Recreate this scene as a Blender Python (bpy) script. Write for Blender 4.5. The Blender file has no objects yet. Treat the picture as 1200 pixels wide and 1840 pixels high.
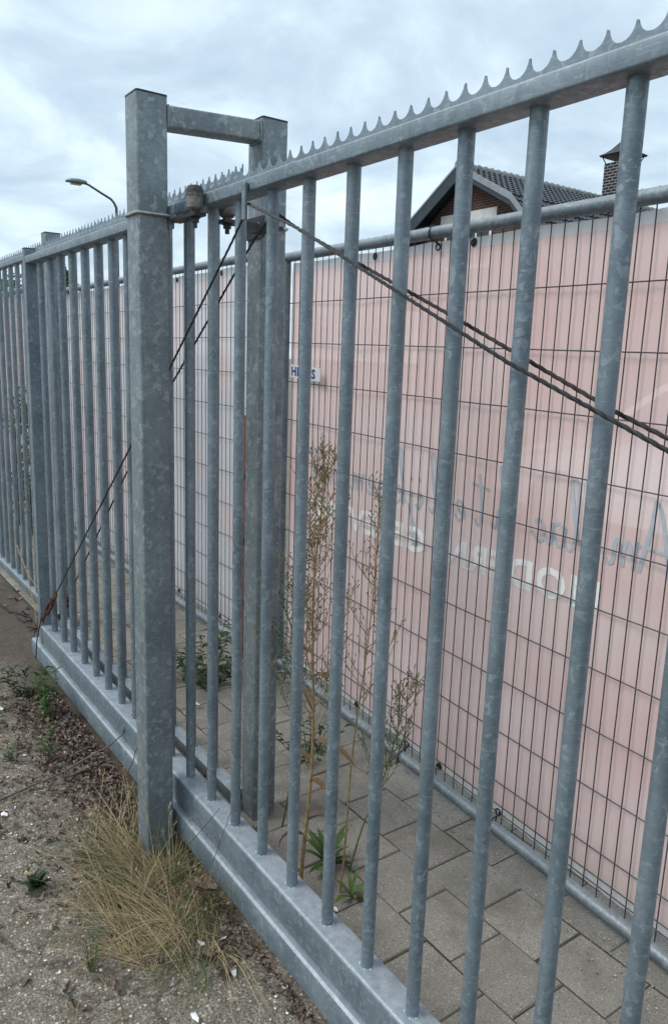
import bpy, bmesh, math, random
from mathutils import Vector, Matrix, noise
random.seed(7)
R = math.radians
S = bpy.context.scene
C = S.collection

# ------------------------------------------------------------------ camera
cam = bpy.data.cameras.new("camera")
cam.sensor_fit = 'VERTICAL'; cam.sensor_height = 36.0
cam.lens = 1372.0 / 1840.0 * 36.0
cam.clip_start = 0.02; cam.clip_end = 3000
camo = bpy.data.objects.new("camera", cam); C.objects.link(camo)
def _cam():
    f = 1372.0
    down = Vector((-234, 6880, f)).normalized()
    vh = Vector((-988, -305, f)).normalized()
    vh = (vh - down * vh.dot(down)).normalized()
    Z = -down; X = -vh; Y = Z.cross(X)
    M = Matrix((X, Y, Z))
    r = M @ Vector((1, 0, 0)); u = M @ Vector((0, -1, 0)); b = M @ Vector((0, 0, -1))
    m = Matrix((r, u, b)).transposed().to_4x4()
    m.translation = Vector((0, 0, 1.55))
    return m
camo.matrix_world = _cam()
S.camera = camo

# ------------------------------------------------------------------ sky, sun, exposure
SUN_EL, SUN_AZ = 52.0, 205.0
w = bpy.data.worlds.new("World"); S.world = w; w.use_nodes = True
nt = w.node_tree; nt.nodes.clear()
def N(t, typ, **kw):
    n = t.nodes.new(typ)
    for k, v in kw.items(): setattr(n, k, v)
    return n
out = N(nt, 'ShaderNodeOutputWorld')
sky = N(nt, 'ShaderNodeTexSky', sky_type='NISHITA', sun_disc=False, sun_elevation=R(SUN_EL), sun_rotation=R(SUN_AZ))
b1 = N(nt, 'ShaderNodeBackground'); b1.inputs[1].default_value = 0.10
nt.links.new(sky.outputs[0], b1.inputs[0])
tc = N(nt, 'ShaderNodeTexCoord')
sep = N(nt, 'ShaderNodeSeparateXYZ'); nt.links.new(tc.outputs['Generated'], sep.inputs[0])
# flatten the direction on to a cloud deck:  p = d.xy / (d.z + 0.25)
addz = N(nt, 'ShaderNodeMath', operation='ADD'); addz.inputs[1].default_value = 0.22; nt.links.new(sep.outputs[2], addz.inputs[0])
mx = N(nt, 'ShaderNodeMath', operation='MAXIMUM'); mx.inputs[1].default_value = 0.06; nt.links.new(addz.outputs[0], mx.inputs[0])
dx = N(nt, 'ShaderNodeMath', operation='DIVIDE'); nt.links.new(sep.outputs[0], dx.inputs[0]); nt.links.new(mx.outputs[0], dx.inputs[1])
dy = N(nt, 'ShaderNodeMath', operation='DIVIDE'); nt.links.new(sep.outputs[1], dy.inputs[0]); nt.links.new(mx.outputs[0], dy.inputs[1])
cmb = N(nt, 'ShaderNodeCombineXYZ'); nt.links.new(dx.outputs[0], cmb.inputs[0]); nt.links.new(dy.outputs[0], cmb.inputs[1])
n1 = N(nt, 'ShaderNodeTexNoise'); n1.inputs['Scale'].default_value = 2.3; n1.inputs['Detail'].default_value = 9; n1.inputs['Roughness'].default_value = .56; n1.inputs['Distortion'].default_value = .35
nt.links.new(cmb.outputs[0], n1.inputs['Vector'])
r1 = N(nt, 'ShaderNodeValToRGB')
e = r1.color_ramp.elements
e[0].position = .33; e[0].color = (.385, .485, .585, 1)
e[1].position = .72; e[1].color = (.75, .84, .87, 1)
m_ = e.new(.48); m_.color = (.485, .60, .685, 1)
m_ = e.new(.58); m_.color = (.60, .72, .79, 1)
nt.links.new(n1.outputs[0], r1.inputs[0])
b2 = N(nt, 'ShaderNodeBackground'); b2.inputs[1].default_value = 0.95
nt.links.new(r1.outputs[0], b2.inputs[0])
mixw = N(nt, 'ShaderNodeMixShader'); mixw.inputs[0].default_value = 0.86
nt.links.new(b1.outputs[0], mixw.inputs[1]); nt.links.new(b2.outputs[0], mixw.inputs[2])
nt.links.new(mixw.outputs[0], out.inputs[0])

sl = bpy.data.lights.new("sun", 'SUN'); sl.energy = 1.5; sl.angle = R(25); sl.color = (1, .97, .93)
so = bpy.data.objects.new("sun", sl); C.objects.link(so)
_d = Vector((math.sin(R(SUN_AZ)) * math.cos(R(SUN_EL)), math.cos(R(SUN_AZ)) * math.cos(R(SUN_EL)), math.sin(R(SUN_EL))))
so.rotation_euler = _d.to_track_quat('Z', 'Y').to_euler()
S.view_settings.view_transform = 'Standard'; S.view_settings.look = 'None'
S.view_settings.gamma = 1; S.view_settings.exposure = 0.62
S.render.engine = 'CYCLES'

# ------------------------------------------------------------------ helpers
class MB:
    def __init__(s): s.v = []; s.f = []; s.m = []; s.s = []
    def add(s, vs, fs, mi=0, smooth=True):
        o = len(s.v); s.v += [tuple(v) for v in vs]
        for f in fs: s.f.append(tuple(i + o for i in f)); s.m.append(mi); s.s.append(smooth)
    def box(s, x0, x1, y0, y1, z0, z1, mi=0):
        vs = [(x, y, z) for z in (z0, z1) for y in (y0, y1) for x in (x0, x1)]
        s.add(vs, [(0, 2, 3, 1), (4, 5, 7, 6), (0, 1, 5, 4), (2, 6, 7, 3), (0, 4, 6, 2), (1, 3, 7, 5)], mi, False)
    def profile(s, prof, p0, p1, ux, uy, mi=0, caps=True):
        """extrude closed 2-D profile from p0 to p1"""
        p0, p1, ux, uy = map(Vector, (p0, p1, ux, uy)); n = len(prof)
        vs = [p0 + ux * a + uy * b for a, b in prof] + [p1 + ux * a + uy * b for a, b in prof]
        fs = [(i, (i + 1) % n, n + (i + 1) % n, n + i) for i in range(n)]
        if caps: fs += [tuple(range(n))[::-1], tuple(range(n, 2 * n))]
        s.add(vs, fs, mi)
    def tube(s, pts, r, n=8, mi=0, caps=True, twist=0):
        pts = [Vector(p) for p in pts]; k = len(pts)
        rr = r if isinstance(r, (list, tuple)) else [r] * k
        vs = []; prev = None
        for i, p in enumerate(pts):
            t = (pts[min(i + 1, k - 1)] - pts[max(i - 1, 0)]).normalized()
            if prev is None:
                a = Vector((0, 0, 1)) if abs(t.z) < .9 else Vector((1, 0, 0))
                u = t.cross(a).normalized()
            else:
                u = (prev - t * prev.dot(t)).normalized()
            prev = u; v = t.cross(u)
            for j in range(n):
                an = 2 * math.pi * j / n + twist * i
                vs.append(p + (u * math.cos(an) + v * math.sin(an)) * rr[i])
        fs = [(i * n + j, i * n + (j + 1) % n, (i + 1) * n + (j + 1) % n, (i + 1) * n + j) for i in range(k - 1) for j in range(n)]
        if caps: fs += [tuple(range(n))[::-1], tuple(range((k - 1) * n, k * n))]
        s.add(vs, fs, mi)
    def lathe(s, c, prof, n=20, mi=0):
        """prof [(r,z)] about the vertical axis through c"""
        c = Vector(c); vs = []; k = len(prof)
        for r, z in prof:
            for j in range(n):
                a = 2 * math.pi * j / n
                vs.append((c.x + r * math.cos(a), c.y + r * math.sin(a), c.z + z))
        fs = [(i * n + j, i * n + (j + 1) % n, (i + 1) * n + (j + 1) % n, (i + 1) * n + j) for i in range(k - 1) for j in range(n)]
        fs += [tuple(range(n))[::-1], tuple(range((k - 1) * n, k * n))]
        s.add(vs, fs, mi)
    def ribbon(s, pts, wid, side, mi=0, vdepth=0):
        """leaf or blade: pts centre line, wid widths, side vector"""
        vs = []; k = len(pts); sd = Vector(side)
        for i, p in enumerate(pts):
            p = Vector(p); t = (Vector(pts[min(i + 1, k - 1)]) - Vector(pts[max(i - 1, 0)])).normalized()
            u = (sd - t * sd.dot(t))
            u = u.normalized() if u.length > 1e-5 else Vector((1, 0, 0))
            nn = t.cross(u)
            vs += [p - u * wid[i] / 2 + nn * vdepth * wid[i], p, p + u * wid[i] / 2 + nn * vdepth * wid[i]]
        fs = []
        for i in range(k - 1):
            a = 3 * i; fs += [(a, a + 1, a + 4, a + 3), (a + 1, a + 2, a + 5, a + 4)]
        s.add(vs, fs, mi)
    def build(s, name, mats, parent=None, angle=35, origin=None):
        me = bpy.data.meshes.new(name)
        org = Vector(origin) if origin else Vector((0, 0, 0))
        me.from_pydata([tuple(Vector(v) - org) for v in s.v], [], s.f)
        for m in (mats if isinstance(mats, (list, tuple)) else [mats]): me.materials.append(m)
        me.polygons.foreach_set('material_index', s.m)
        me.polygons.foreach_set('use_smooth', s.s)
        me.update()
        if any(s.s): me.set_sharp_from_angle(angle=R(angle))
        o = bpy.data.objects.new(name, me); C.objects.link(o)
        if parent is not None:
            o.parent = parent
            o.location = org - (Vector(parent.location) if parent.parent is None else org)
            if parent.parent is not None: o.location = org - wloc(parent)
        else: o.location = org
        return o
def wloc(o):
    l = Vector(o.location)
    while o.parent is not None: o = o.parent; l = l + Vector(o.location)
    return l
def tag(o, label=None, cat=None, group=None, kind=None):
    if label: o['label'] = label
    if cat: o['category'] = cat
    if group: o['group'] = group
    if kind: o['kind'] = kind
    return o
def thing(name, label, cat, loc, group=None):
    o = bpy.data.objects.new(name, None); C.objects.link(o); o.location = loc; o.empty_display_size = .1
    return tag(o, label, cat, group)
def dup(o, parent=None, loc=None):
    c = o.copy(); C.objects.link(c)
    if parent is not None: c.parent = parent
    if loc is not None: c.location = loc
    for ch in o.children: dup(ch, c)
    return c
def rrect(w_, h_, r, seg=3):
    pts = []
    for cx, cy, a0 in ((w_ / 2 - r, h_ / 2 - r, 0), (-w_ / 2 + r, h_ / 2 - r, 90), (-w_ / 2 + r, -h_ / 2 + r, 180), (w_ / 2 - r, -h_ / 2 + r, 270)):
        for i in range(seg + 1):
            a = R(a0 + 90 * i / seg); pts.append((cx + r * math.cos(a), cy + r * math.sin(a)))
    return pts
U = random.uniform

# ------------------------------------------------------------------ materials
def mat(name):
    m = bpy.data.materials.new(name); m.use_nodes = True
    t = m.node_tree; p = t.nodes['Principled BSDF']
    return m, t, p
def L(t, a, b): t.links.new(a, b)
def pos(t, scale=(1, 1, 1)):
    g = N(t, 'ShaderNodeNewGeometry'); mp = N(t, 'ShaderNodeMapping'); mp.inputs['Scale'].default_value = scale
    L(t, g.outputs['Position'], mp.inputs[0]); return mp.outputs[0]
def noise_(t, vec, scale, detail=4, rough=.55, dist=0):
    n = N(t, 'ShaderNodeTexNoise'); n.inputs['Scale'].default_value = scale; n.inputs['Detail'].default_value = detail
    n.inputs['Roughness'].default_value = rough; n.inputs['Distortion'].default_value = dist
    L(t, vec, n.inputs['Vector']); return n.outputs[0]
def ramp(t, fac, stops, interp='LINEAR'):
    r = N(t, 'ShaderNodeValToRGB'); r.color_ramp.interpolation = interp
    e = r.color_ramp.elements
    e[0].position, e[0].color = stops[0][0], (*stops[0][1], 1); e[1].position, e[1].color = stops[-1][0], (*stops[-1][1], 1)
    for p, c in stops[1:-1]: x = e.new(p); x.color = (*c, 1)
    L(t, fac, r.inputs[0]); return r.outputs[0]
def mixc(t, fac, a, b, mode='MIX'):
    m = N(t, 'ShaderNodeMix', data_type='RGBA', blend_type=mode)
    if isinstance(fac, float): m.inputs[0].default_value = fac
    else: L(t, fac, m.inputs[0])
    for i, x in ((6, a), (7, b)):
        if isinstance(x, tuple): m.inputs[i].default_value = (*x, 1)
        else: L(t, x, m.inputs[i])
    return m.outputs[2]
def math_(t, op, a, b=None):
    m = N(t, 'ShaderNodeMath', operation=op)
    for i, x in ((0, a), (1, b)):
        if x is None: continue
        if isinstance(x, (int, float)): m.inputs[i].default_value = x
        else: L(t, x, m.inputs[i])
    return m.outputs[0]
def bump(t, p, h, strength=.3, dist=.002):
    b = N(t, 'ShaderNodeBump'); b.inputs['Strength'].default_value = strength; b.inputs['Distance'].default_value = dist
    L(t, h, b.inputs['Height']); L(t, b.outputs[0], p.inputs['Normal'])
def plain(name, col, rough=.6, metal=0.0, var=.25, scale=40, bmp=.15):
    m, t, p = mat(name)
    n = noise_(t, pos(t), scale, 4)
    c = ramp(t, n, [(.3, tuple(x * (1 - var) for x in col)), (.7, tuple(min(1, x * (1 + var)) for x in col))])
    L(t, c, p.inputs['Base Color']); p.inputs['Roughness'].default_value = rough; p.inputs['Metallic'].default_value = metal
    if bmp: bump(t, p, n, bmp, .001)
    return m

def zinc(name, k=1.0, spangle=55, dirt=.5, tint=(1, 1, 1), fl_=.6):
    m, t, p = mat(name)
    P = pos(t)
    nd = N(t, 'ShaderNodeTexNoise'); nd.inputs['Scale'].default_value = 38; nd.inputs['Detail'].default_value = 4; L(t, P, nd.inputs['Vector'])
    wob = N(t, 'ShaderNodeVectorMath', operation='MULTIPLY_ADD'); wob.inputs[1].default_value = (.06, .06, .06)
    L(t, nd.outputs['Color'], wob.inputs[0]); L(t, P, wob.inputs[2])
    def vor(sc, ax=(1, 1, .7)):
        mp = N(t, 'ShaderNodeMapping'); mp.inputs['Scale'].default_value = ax; L(t, wob.outputs[0], mp.inputs[0])
        v = N(t, 'ShaderNodeTexVoronoi'); v.inputs['Scale'].default_value = sc; L(t, mp.outputs[0], v.inputs['Vector'])
        s = N(t, 'ShaderNodeSeparateColor'); L(t, v.outputs['Color'], s.inputs[0]); return s
    a = vor(spangle); b = vor(spangle * 2.3)
    big = noise_(t, P, 7, 4, .6)
    fine = noise_(t, P, 260, 3, .6)
    base = ramp(t, big, [(.3, (.125 * k, .158 * k, .178 * k)), (.5, (.175 * k, .212 * k, .235 * k)), (.72, (.235 * k, .275 * k, .30 * k))])
    fl = ramp(t, a.outputs[0], [(.55, (0, 0, 0)), (.82, (.28 * fl_, .28 * fl_, .28 * fl_)), (.97, (.9 * fl_, .9 * fl_, .9 * fl_))])
    c = mixc(t, fl, base, (.36 * k, .40 * k, .425 * k))
    fl2 = ramp(t, b.outputs[1], [(.6, (0, 0, 0)), (.95, (.45 * fl_, .45 * fl_, .45 * fl_))])
    c = mixc(t, fl2, c, (.11 * k, .14 * k, .158 * k))
    # run marks and grime
    st = noise_(t, pos(t, (60, 60, 3)), 1, 4, .6)
    d = ramp(t, st, [(.52, (0, 0, 0)), (.75, (dirt, dirt, dirt))])
    c = mixc(t, d, c, (.13 * k, .145 * k, .15 * k))
    arc = noise_(t, pos(t, (45, 45, 330)), 1, 3, .6, .6)
    c = mixc(t, ramp(t, arc, [(.56, (0, 0, 0)), (.70, (.34, .34, .34))]), c, (.42 * k, .46 * k, .48 * k))
    scr = noise_(t, pos(t, (120, 120, 22)), 1, 5, .7, 1.2)
    c = mixc(t, ramp(t, scr, [(.66, (0, 0, 0)), (.74, (.45, .45, .45))]), c, (.075, .085, .09))
    # chalky white oxide on upward faces (dust and rain)
    g = N(t, 'ShaderNodeNewGeometry'); sx = N(t, 'ShaderNodeSeparateXYZ'); L(t, g.outputs['Normal'], sx.inputs[0])
    up = math_(t, 'MULTIPLY', math_(t, 'MAXIMUM', sx.outputs[2], 0.0), math_(t, 'ADD', noise_(t, P, 35, 5, .7), -.12))
    c = mixc(t, up, c, (.50 * k, .52 * k, .54 * k))
    if tint != (1, 1, 1): c = mixc(t, 1.0, c, tint, 'MULTIPLY')
    L(t, c, p.inputs['Base Color'])
    p.inputs['Metallic'].default_value = .38
    rr = ramp(t, a.outputs[2], [(0, (.42, .42, .42)), (1, (.62, .62, .62))]); L(t, rr, p.inputs['Roughness'])
    h = mixc(t, .5, fine, a.outputs[1]); bump(t, p, h, .16, .0015)
    return m
M = {}
M['zinc'] = zinc('galvanised steel', 1.06, 105, .5, tint=(.96, 1, 1.03), fl_=.55)
M['zinc_post'] = zinc('galvanised post steel', 1.10, 78, .35, tint=(1.0, .99, .95), fl_=.75)
M['zinc_pipe'] = zinc('galvanised fence pipe', .95, 90, .7)
M['wire'] = plain('fence wire', (.055, .055, .065), .45, .4, .3, 60)
M['black'] = plain('black plastic', (.012, .013, .015), .5)
M['rope'] = plain('steel rope', (.030, .032, .034), .55, .3, .5, 90, .4)
M['rope_rust'] = plain('rusty steel rope', (.042, .033, .030), .7, .2, .5, 60, .4)
M['rust'] = plain('rust', (.085, .030, .018), .85, .1, .55, 80, .6)
M['dark_steel'] = plain('dark steel', (.045, .045, .047), .5, .5, .4, 70, .3)
M['bright_steel'] = plain('zinc plated bolt steel', (.42, .42, .37), .30, .8, .2, 80)
def roller_mat():
    m, t, p = mat('weathered nylon')
    P = pos(t); n = noise_(t, P, 90, 5, .65)
    c = ramp(t, n, [(.3, (.075, .068, .062)), (.5, (.15, .14, .13)), (.68, (.24, .225, .21))])
    g = N(t, 'ShaderNodeNewGeometry'); sx = N(t, 'ShaderNodeSeparateXYZ'); L(t, g.outputs['Position'], sx.inputs[0])
    edge = math_(t, 'GREATER_THAN', math_(t, 'ADD', sx.outputs[2], math_(t, 'MULTIPLY', n, .02)), 1.961)
    c = mixc(t, math_(t, 'MULTIPLY', edge, .75), c, (.03, .03, .03))
    L(t, c, p.inputs['Base Color']); p.inputs['Roughness'].default_value = .8; bump(t, p, n, .5, .002)
    return m
M['roller'] = roller_mat()

def ground_mat():
    m, t, p = mat('gritty ground')
    P = pos(t)
    big = noise_(t, P, 2.2, 5, .6); mid = noise_(t, P, 22, 6, .7); fine = noise_(t, P, 150, 5, .75)
    grit = ramp(t, fine, [(.34, (.040, .032, .024)), (.43, (.150, .128, .098)), (.53, (.265, .236, .192)), (.64, (.50, .46, .39))])
    c = mixc(t, ramp(t, mid, [(.4, (0, 0, 0)), (.62, (.75, .75, .75))]), grit, (.105, .083, .058))
    v = N(t, 'ShaderNodeTexVoronoi'); v.inputs['Scale'].default_value = 95; L(t, P, v.inputs['Vector'])
    sc = N(t, 'ShaderNodeSeparateColor'); L(t, v.outputs['Color'], sc.inputs[0])
    st = math_(t, 'MULTIPLY', math_(t, 'LESS_THAN', v.outputs['Distance'], .36), math_(t, 'GREATER_THAN', sc.outputs[0], .62))
    pc = ramp(t, sc.outputs[1], [(0, (.16, .15, .13)), (.4, (.32, .29, .25)), (.75, (.48, .45, .40)), (1, (.54, .44, .31))])
    c = mixc(t, st, c, pc)
    crk = N(t, 'ShaderNodeTexVoronoi'); crk.feature = 'DISTANCE_TO_EDGE'; crk.inputs['Scale'].default_value = 2.6
    wv = N(t, 'ShaderNodeVectorMath', operation='MULTIPLY_ADD'); wv.inputs[1].default_value = (.12, .12, .12)
    nn_ = N(t, 'ShaderNodeTexNoise'); nn_.inputs['Scale'].default_value = 7; nn_.inputs['Detail'].default_value = 5; L(t, P, nn_.inputs['Vector'])
    L(t, nn_.outputs['Color'], wv.inputs[0]); L(t, P, wv.inputs[2]); L(t, wv.outputs[0], crk.inputs['Vector'])
    c = mixc(t, ramp(t, crk.outputs['Distance'], [(.0, (.6, .6, .6)), (.022, (0, 0, 0))]), c, (.035, .028, .02))
    # dark humus near the gate, moss specks
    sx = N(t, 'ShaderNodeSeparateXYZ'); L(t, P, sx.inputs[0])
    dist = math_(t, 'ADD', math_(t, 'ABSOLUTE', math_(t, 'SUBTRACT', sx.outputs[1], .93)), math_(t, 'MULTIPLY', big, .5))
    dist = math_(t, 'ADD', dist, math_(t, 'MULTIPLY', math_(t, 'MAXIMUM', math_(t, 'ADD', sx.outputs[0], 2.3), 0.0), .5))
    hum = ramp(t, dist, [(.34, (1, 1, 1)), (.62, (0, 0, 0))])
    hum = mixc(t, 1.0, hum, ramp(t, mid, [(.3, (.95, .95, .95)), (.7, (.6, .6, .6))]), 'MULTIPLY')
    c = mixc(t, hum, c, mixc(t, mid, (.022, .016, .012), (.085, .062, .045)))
    moss = ramp(t, noise_(t, P, 9, 6, .7), [(.60, (0, 0, 0)), (.74, (.55, .55, .55))])
    c = mixc(t, moss, c, (.085, .09, .045))
    L(t, c, p.inputs['Base Color']); p.inputs['Roughness'].default_value = .95
    h = mixc(t, .5, fine, mid); bump(t, p, mixc(t, st, h, (1.0, 1.0, 1.0)), .9, .008)
    return m
M['ground'] = ground_mat()
def paver_mat():
    m, t, p = mat('concrete paver')
    P = pos(t)
    g = N(t, 'ShaderNodeNewGeometry')
    isl = ramp(t, g.outputs['Random Per Island'], [(0, (.17, .155, .130)), (.35, (.235, .215, .182)), (.7, (.275, .255, .218)), (1, (.34, .315, .268))])
    n = noise_(t, P, 14, 6, .65); f = noise_(t, P, 230, 4, .7)
    c = mixc(t, ramp(t, n, [(.35, (0, 0, 0)), (.7, (.7, .7, .7))]), isl, (.35, .325, .28))
    c = mixc(t, .5, c, ramp(t, f, [(.3, (.05, .045, .04)), (.5, (.22, .205, .18)), (.72, (.48, .45, .40))]))
    v = N(t, 'ShaderNodeTexVoronoi'); v.inputs['Scale'].default_value = 210; L(t, pos(t, (1, .6, 1)), v.inputs['Vector'])
    sc = N(t, 'ShaderNodeSeparateColor'); L(t, v.outputs['Color'], sc.inputs[0])
    pit = math_(t, 'MULTIPLY', math_(t, 'LESS_THAN', v.outputs['Distance'], math_(t, 'MULTIPLY', sc.outputs[1], .30)), math_(t, 'GREATER_THAN', sc.outputs[0], .60))
    c = mixc(t, pit, c, (.045, .042, .04))
    lt = math_(t, 'MULTIPLY', math_(t, 'LESS_THAN', v.outputs['Distance'], .25), math_(t, 'LESS_THAN', sc.outputs[0], .16))
    c = mixc(t, lt, c, (.58, .55, .50))
    stn = ramp(t, noise_(t, P, 4.1, 6, .7), [(.46, (0, 0, 0)), (.66, (.6, .6, .6))])
    c = mixc(t, stn, c, (.125, .115, .092))
    L(t, c, p.inputs['Base Color']); p.inputs['Roughness'].default_value = .92
    h = mixc(t, pit, f, (0, 0, 0)); bump(t, p, h, .55, .003)
    return m
M['paver'] = paver_mat()
def joint_mat():
    m, t, p = mat('mossy joint soil')
    P = pos(t); n = noise_(t, P, 30, 6, .7)
    L(t, ramp(t, n, [(.3, (.028, .025, .018)), (.5, (.06, .055, .038)), (.62, (.06, .07, .03)), (.8, (.15, .14, .11))]), p.inputs['Base Color'])
    p.inputs['Roughness'].default_value = 1; bump(t, p, n, .8, .006); return m
M['joint'] = joint_mat()

def cloth_mat(name, c1, c2, patch=None):
    m, t, p = mat(name)
    P = pos(t)
    n = noise_(t, pos(t, (1, 1, 1.6)), 1.7, 4, .55); f = noise_(t, pos(t, (26, 26, 1.2)), 1, 5, .6)
    c = mixc(t, ramp(t, n, [(.35, (0, 0, 0)), (.65, (1, 1, 1))]), c1, c2)
    if patch:
        c = mixc(t, ramp(t, noise_(t, pos(t, (2.2, 2.2, .9)), 1.3, 1, .5), [(.57, (0, 0, 0)), (.60, (.8, .8, .8))]), c, patch)
    c = mixc(t, ramp(t, f, [(.55, (0, 0, 0)), (.8, (.28, .28, .28))]), c, tuple(x * .72 for x in c1))
    sz = N(t, 'ShaderNodeSeparateXYZ'); L(t, P, sz.inputs[0])
    spl = math_(t, 'MULTIPLY', ramp(t, math_(t, 'ADD', sz.outputs[2], math_(t, 'MULTIPLY', noise_(t, pos(t, (14, 14, 5)), 1, 5, .65), .35)), [(.24, (1, 1, 1)), (.52, (0, 0, 0))]), .38)
    c = mixc(t, spl, c, (.42, .34, .27))
    spk = noise_(t, P, 55, 3, .8)
    c = mixc(t, ramp(t, spk, [(.68, (0, 0, 0)), (.76, (.45, .45, .45))]), c, (.25, .2, .18))
    L(t, c, p.inputs['Base Color']); p.inputs['Roughness'].default_value = .75
    tr = N(t, 'ShaderNodeBsdfTranslucent'); L(t, c, tr.inputs[0])
    ms = N(t, 'ShaderNodeMixShader'); ms.inputs[0].default_value = .36
    L(t, p.outputs[0], ms.inputs[1]); L(t, tr.outputs[0], ms.inputs[2])
    tp = N(t, 'ShaderNodeBsdfTransparent'); m2 = N(t, 'ShaderNodeMixShader')
    m2.inputs[0].default_value = .10
    L(t, ms.outputs[0], m2.inputs[1]); L(t, tp.outputs[0], m2.inputs[2])
    L(t, m2.outputs[0], t.nodes['Material Output'].inputs[0])
    wv = noise_(t, pos(t, (900, 900, 900)), 1, 1, .5); bump(t, p, wv, .2, .0006)
    return m
M['pink'] = cloth_mat('pink mesh banner', (.90, .62, .575), (.95, .74, .70))
M['pale'] = cloth_mat('pale mesh banner', (.74, .72, .74), (.84, .80, .81), (.88, .70, .68))
M['hem'] = cloth_mat('banner white hem', (.90, .86, .85), (.93, .89, .88))
M['white_print'] = plain('white print', (.97, .94, .90), .8, 0, .03, 40, 0)
M['blue_print'] = plain('grey blue print', (.46, .50, .54), .8, 0, .08, 40, 0)

def leafmat(name, cols, trans=.3, rough=.7):
    m, t, p = mat(name)
    g = N(t, 'ShaderNodeNewGeometry')
    k = len(cols); c = ramp(t, g.outputs['Random Per Island'], [(i / (k - 1), cols[i]) for i in range(k)])
    n = noise_(t, pos(t), 60, 3); c = mixc(t, .45, c, mixc(t, 1.0, c, ramp(t, n, [(.3, (.5, .5, .5)), (.7, (1, 1, 1))]), 'MULTIPLY'))
    L(t, c, p.inputs['Base Color']); p.inputs['Roughness'].default_value = rough
    tr = N(t, 'ShaderNodeBsdfTranslucent'); L(t, c, tr.inputs[0])
    ms = N(t, 'ShaderNodeMixShader'); ms.inputs[0].default_value = trans
    L(t, p.outputs[0], ms.inputs[1]); L(t, tr.outputs[0], ms.inputs[2]); L(t, ms.outputs[0], t.nodes['Material Output'].inputs[0])
    return m
M['green'] = leafmat('green leaf', [(.05, .10, .025), (.09, .16, .04), (.13, .21, .06), (.06, .11, .035)])
M['darkgreen'] = leafmat('dark green leaf', [(.025, .05, .02), (.04, .08, .028), (.06, .10, .035)])
M['straw'] = leafmat('dry grass', [(.32, .24, .12), (.48, .37, .20), (.62, .52, .32), (.26, .18, .09), (.42, .30, .15)])
M['grassgreen'] = leafmat('grass blade', [(.06, .10, .035), (.10, .14, .055), (.16, .19, .08), (.08, .13, .06)])
M['deadleaf'] = leafmat('dead leaf', [(.045, .026, .018), (.11, .065, .045), (.20, .14, .105), (.38, .31, .26), (.07, .04, .03), (.26, .20, .165), (.14, .085, .06), (.42, .35, .29)], .1, .85)
M['ochre'] = leafmat('withering leaf', [(.17, .10, .045), (.22, .14, .07), (.26, .20, .11)], .3)
M['seed'] = leafmat('dry seed heads', [(.20, .16, .09), (.30, .24, .14), (.15, .15, .07), (.40, .33, .22)], .2)
M['stem'] = plain('dry stem', (.30, .215, .095), .7, 0, .35, 60)
M['redstem'] = plain('brown stem', (.12, .065, .03), .8, 0, .4, 60)
M['greenstem'] = plain('green stem', (.12, .15, .06), .7, 0, .3, 60)
M['twig'] = plain('grey twig', (.115, .095, .08), .85, 0, .5, 120, .5)
M['flake'] = plain('white paint flake', (.80, .80, .78), .7, 0, .1, 60, .4)
M['yellow'] = plain('yellow petals', (.70, .55, .04), .6)
M['orange'] = plain('orange red paint', (.50, .085, .025), .5, 0, .3, 25)
M['red'] = plain('red paint', (.45, .03, .03), .5)
# pebbles, own colour each
m_, t_, p_ = mat('pebble'); g_ = N(t_, 'ShaderNodeNewGeometry')
L(t_, ramp(t_, g_.outputs['Random Per Island'], [(0, (.10, .09, .08)), (.3, (.20, .18, .16)), (.55, (.30, .28, .25)), (.8, (.42, .40, .37)), (.92, (.55, .53, .50)), (1, (.45, .30, .14))]), p_.inputs['Base Color'])
p_.inputs['Roughness'].default_value = .85; M['pebble'] = m_

# ------------------------------------------------------------------ setting: ground and paving
def gz(x, y):
    return .006 * noise.noise(Vector((x * 3, y * 3, 0))) + .003 * noise.noise(Vector((x * 17, y * 17, 3)))
def grid(x0, x1, y0, y1, st, zf):
    b = MB(); nx = int((x1 - x0) / st) + 1; ny = int((y1 - y0) / st) + 1
    vs = [(x0 + (x1 - x0) * i / nx, y0 + (y1 - y0) * j / ny, 0) for j in range(ny + 1) for i in range(nx + 1)]
    vs = [(x, y, zf(x, y)) for x, y, _ in vs]
    b.add(vs, [(j * (nx + 1) + i, j * (nx + 1) + i + 1, (j + 1) * (nx + 1) + i + 1, (j + 1) * (nx + 1) + i) for j in range(ny) for i in range(nx)])
    return b
# one sheet: fine near the camera, ring quads out to the horizon
b = MB()
X0, X1, Y0, Y1, ST = -6.0, 1.0, -.6, 1.4, .025
nx = int((X1 - X0) / ST); ny = int((Y1 - Y0) / ST)
def fz(x, y):
    e = min(x - X0, X1 - x, y - Y0, Y1 - y); return gz(x, y) * min(1, max(0, e / .3))
vs = [(X0 + ST * i, Y0 + ST * j, fz(X0 + ST * i, Y0 + ST * j)) for j in range(ny + 1) for i in range(nx + 1)]
b.add(vs, [(j * (nx + 1) + i, j * (nx + 1) + i + 1, (j + 1) * (nx + 1) + i + 1, (j + 1) * (nx + 1) + i) for j in range(ny) for i in range(nx)])
BIG = 1500
x1, y1 = X0 + ST * nx, Y0 + ST * ny
vo = [(-BIG, -BIG, 0), (BIG, -BIG, 0), (BIG, BIG, 0), (-BIG, BIG, 0), (X0, Y0, 0), (x1, Y0, 0), (x1, y1, 0), (X0, y1, 0)]
b.add(vo, [(0, 1, 5, 4), (1, 2, 6, 5), (2, 3, 7, 6), (3, 0, 4, 7)])
tag(b.build('ground', M['ground']), kind='structure')

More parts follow.
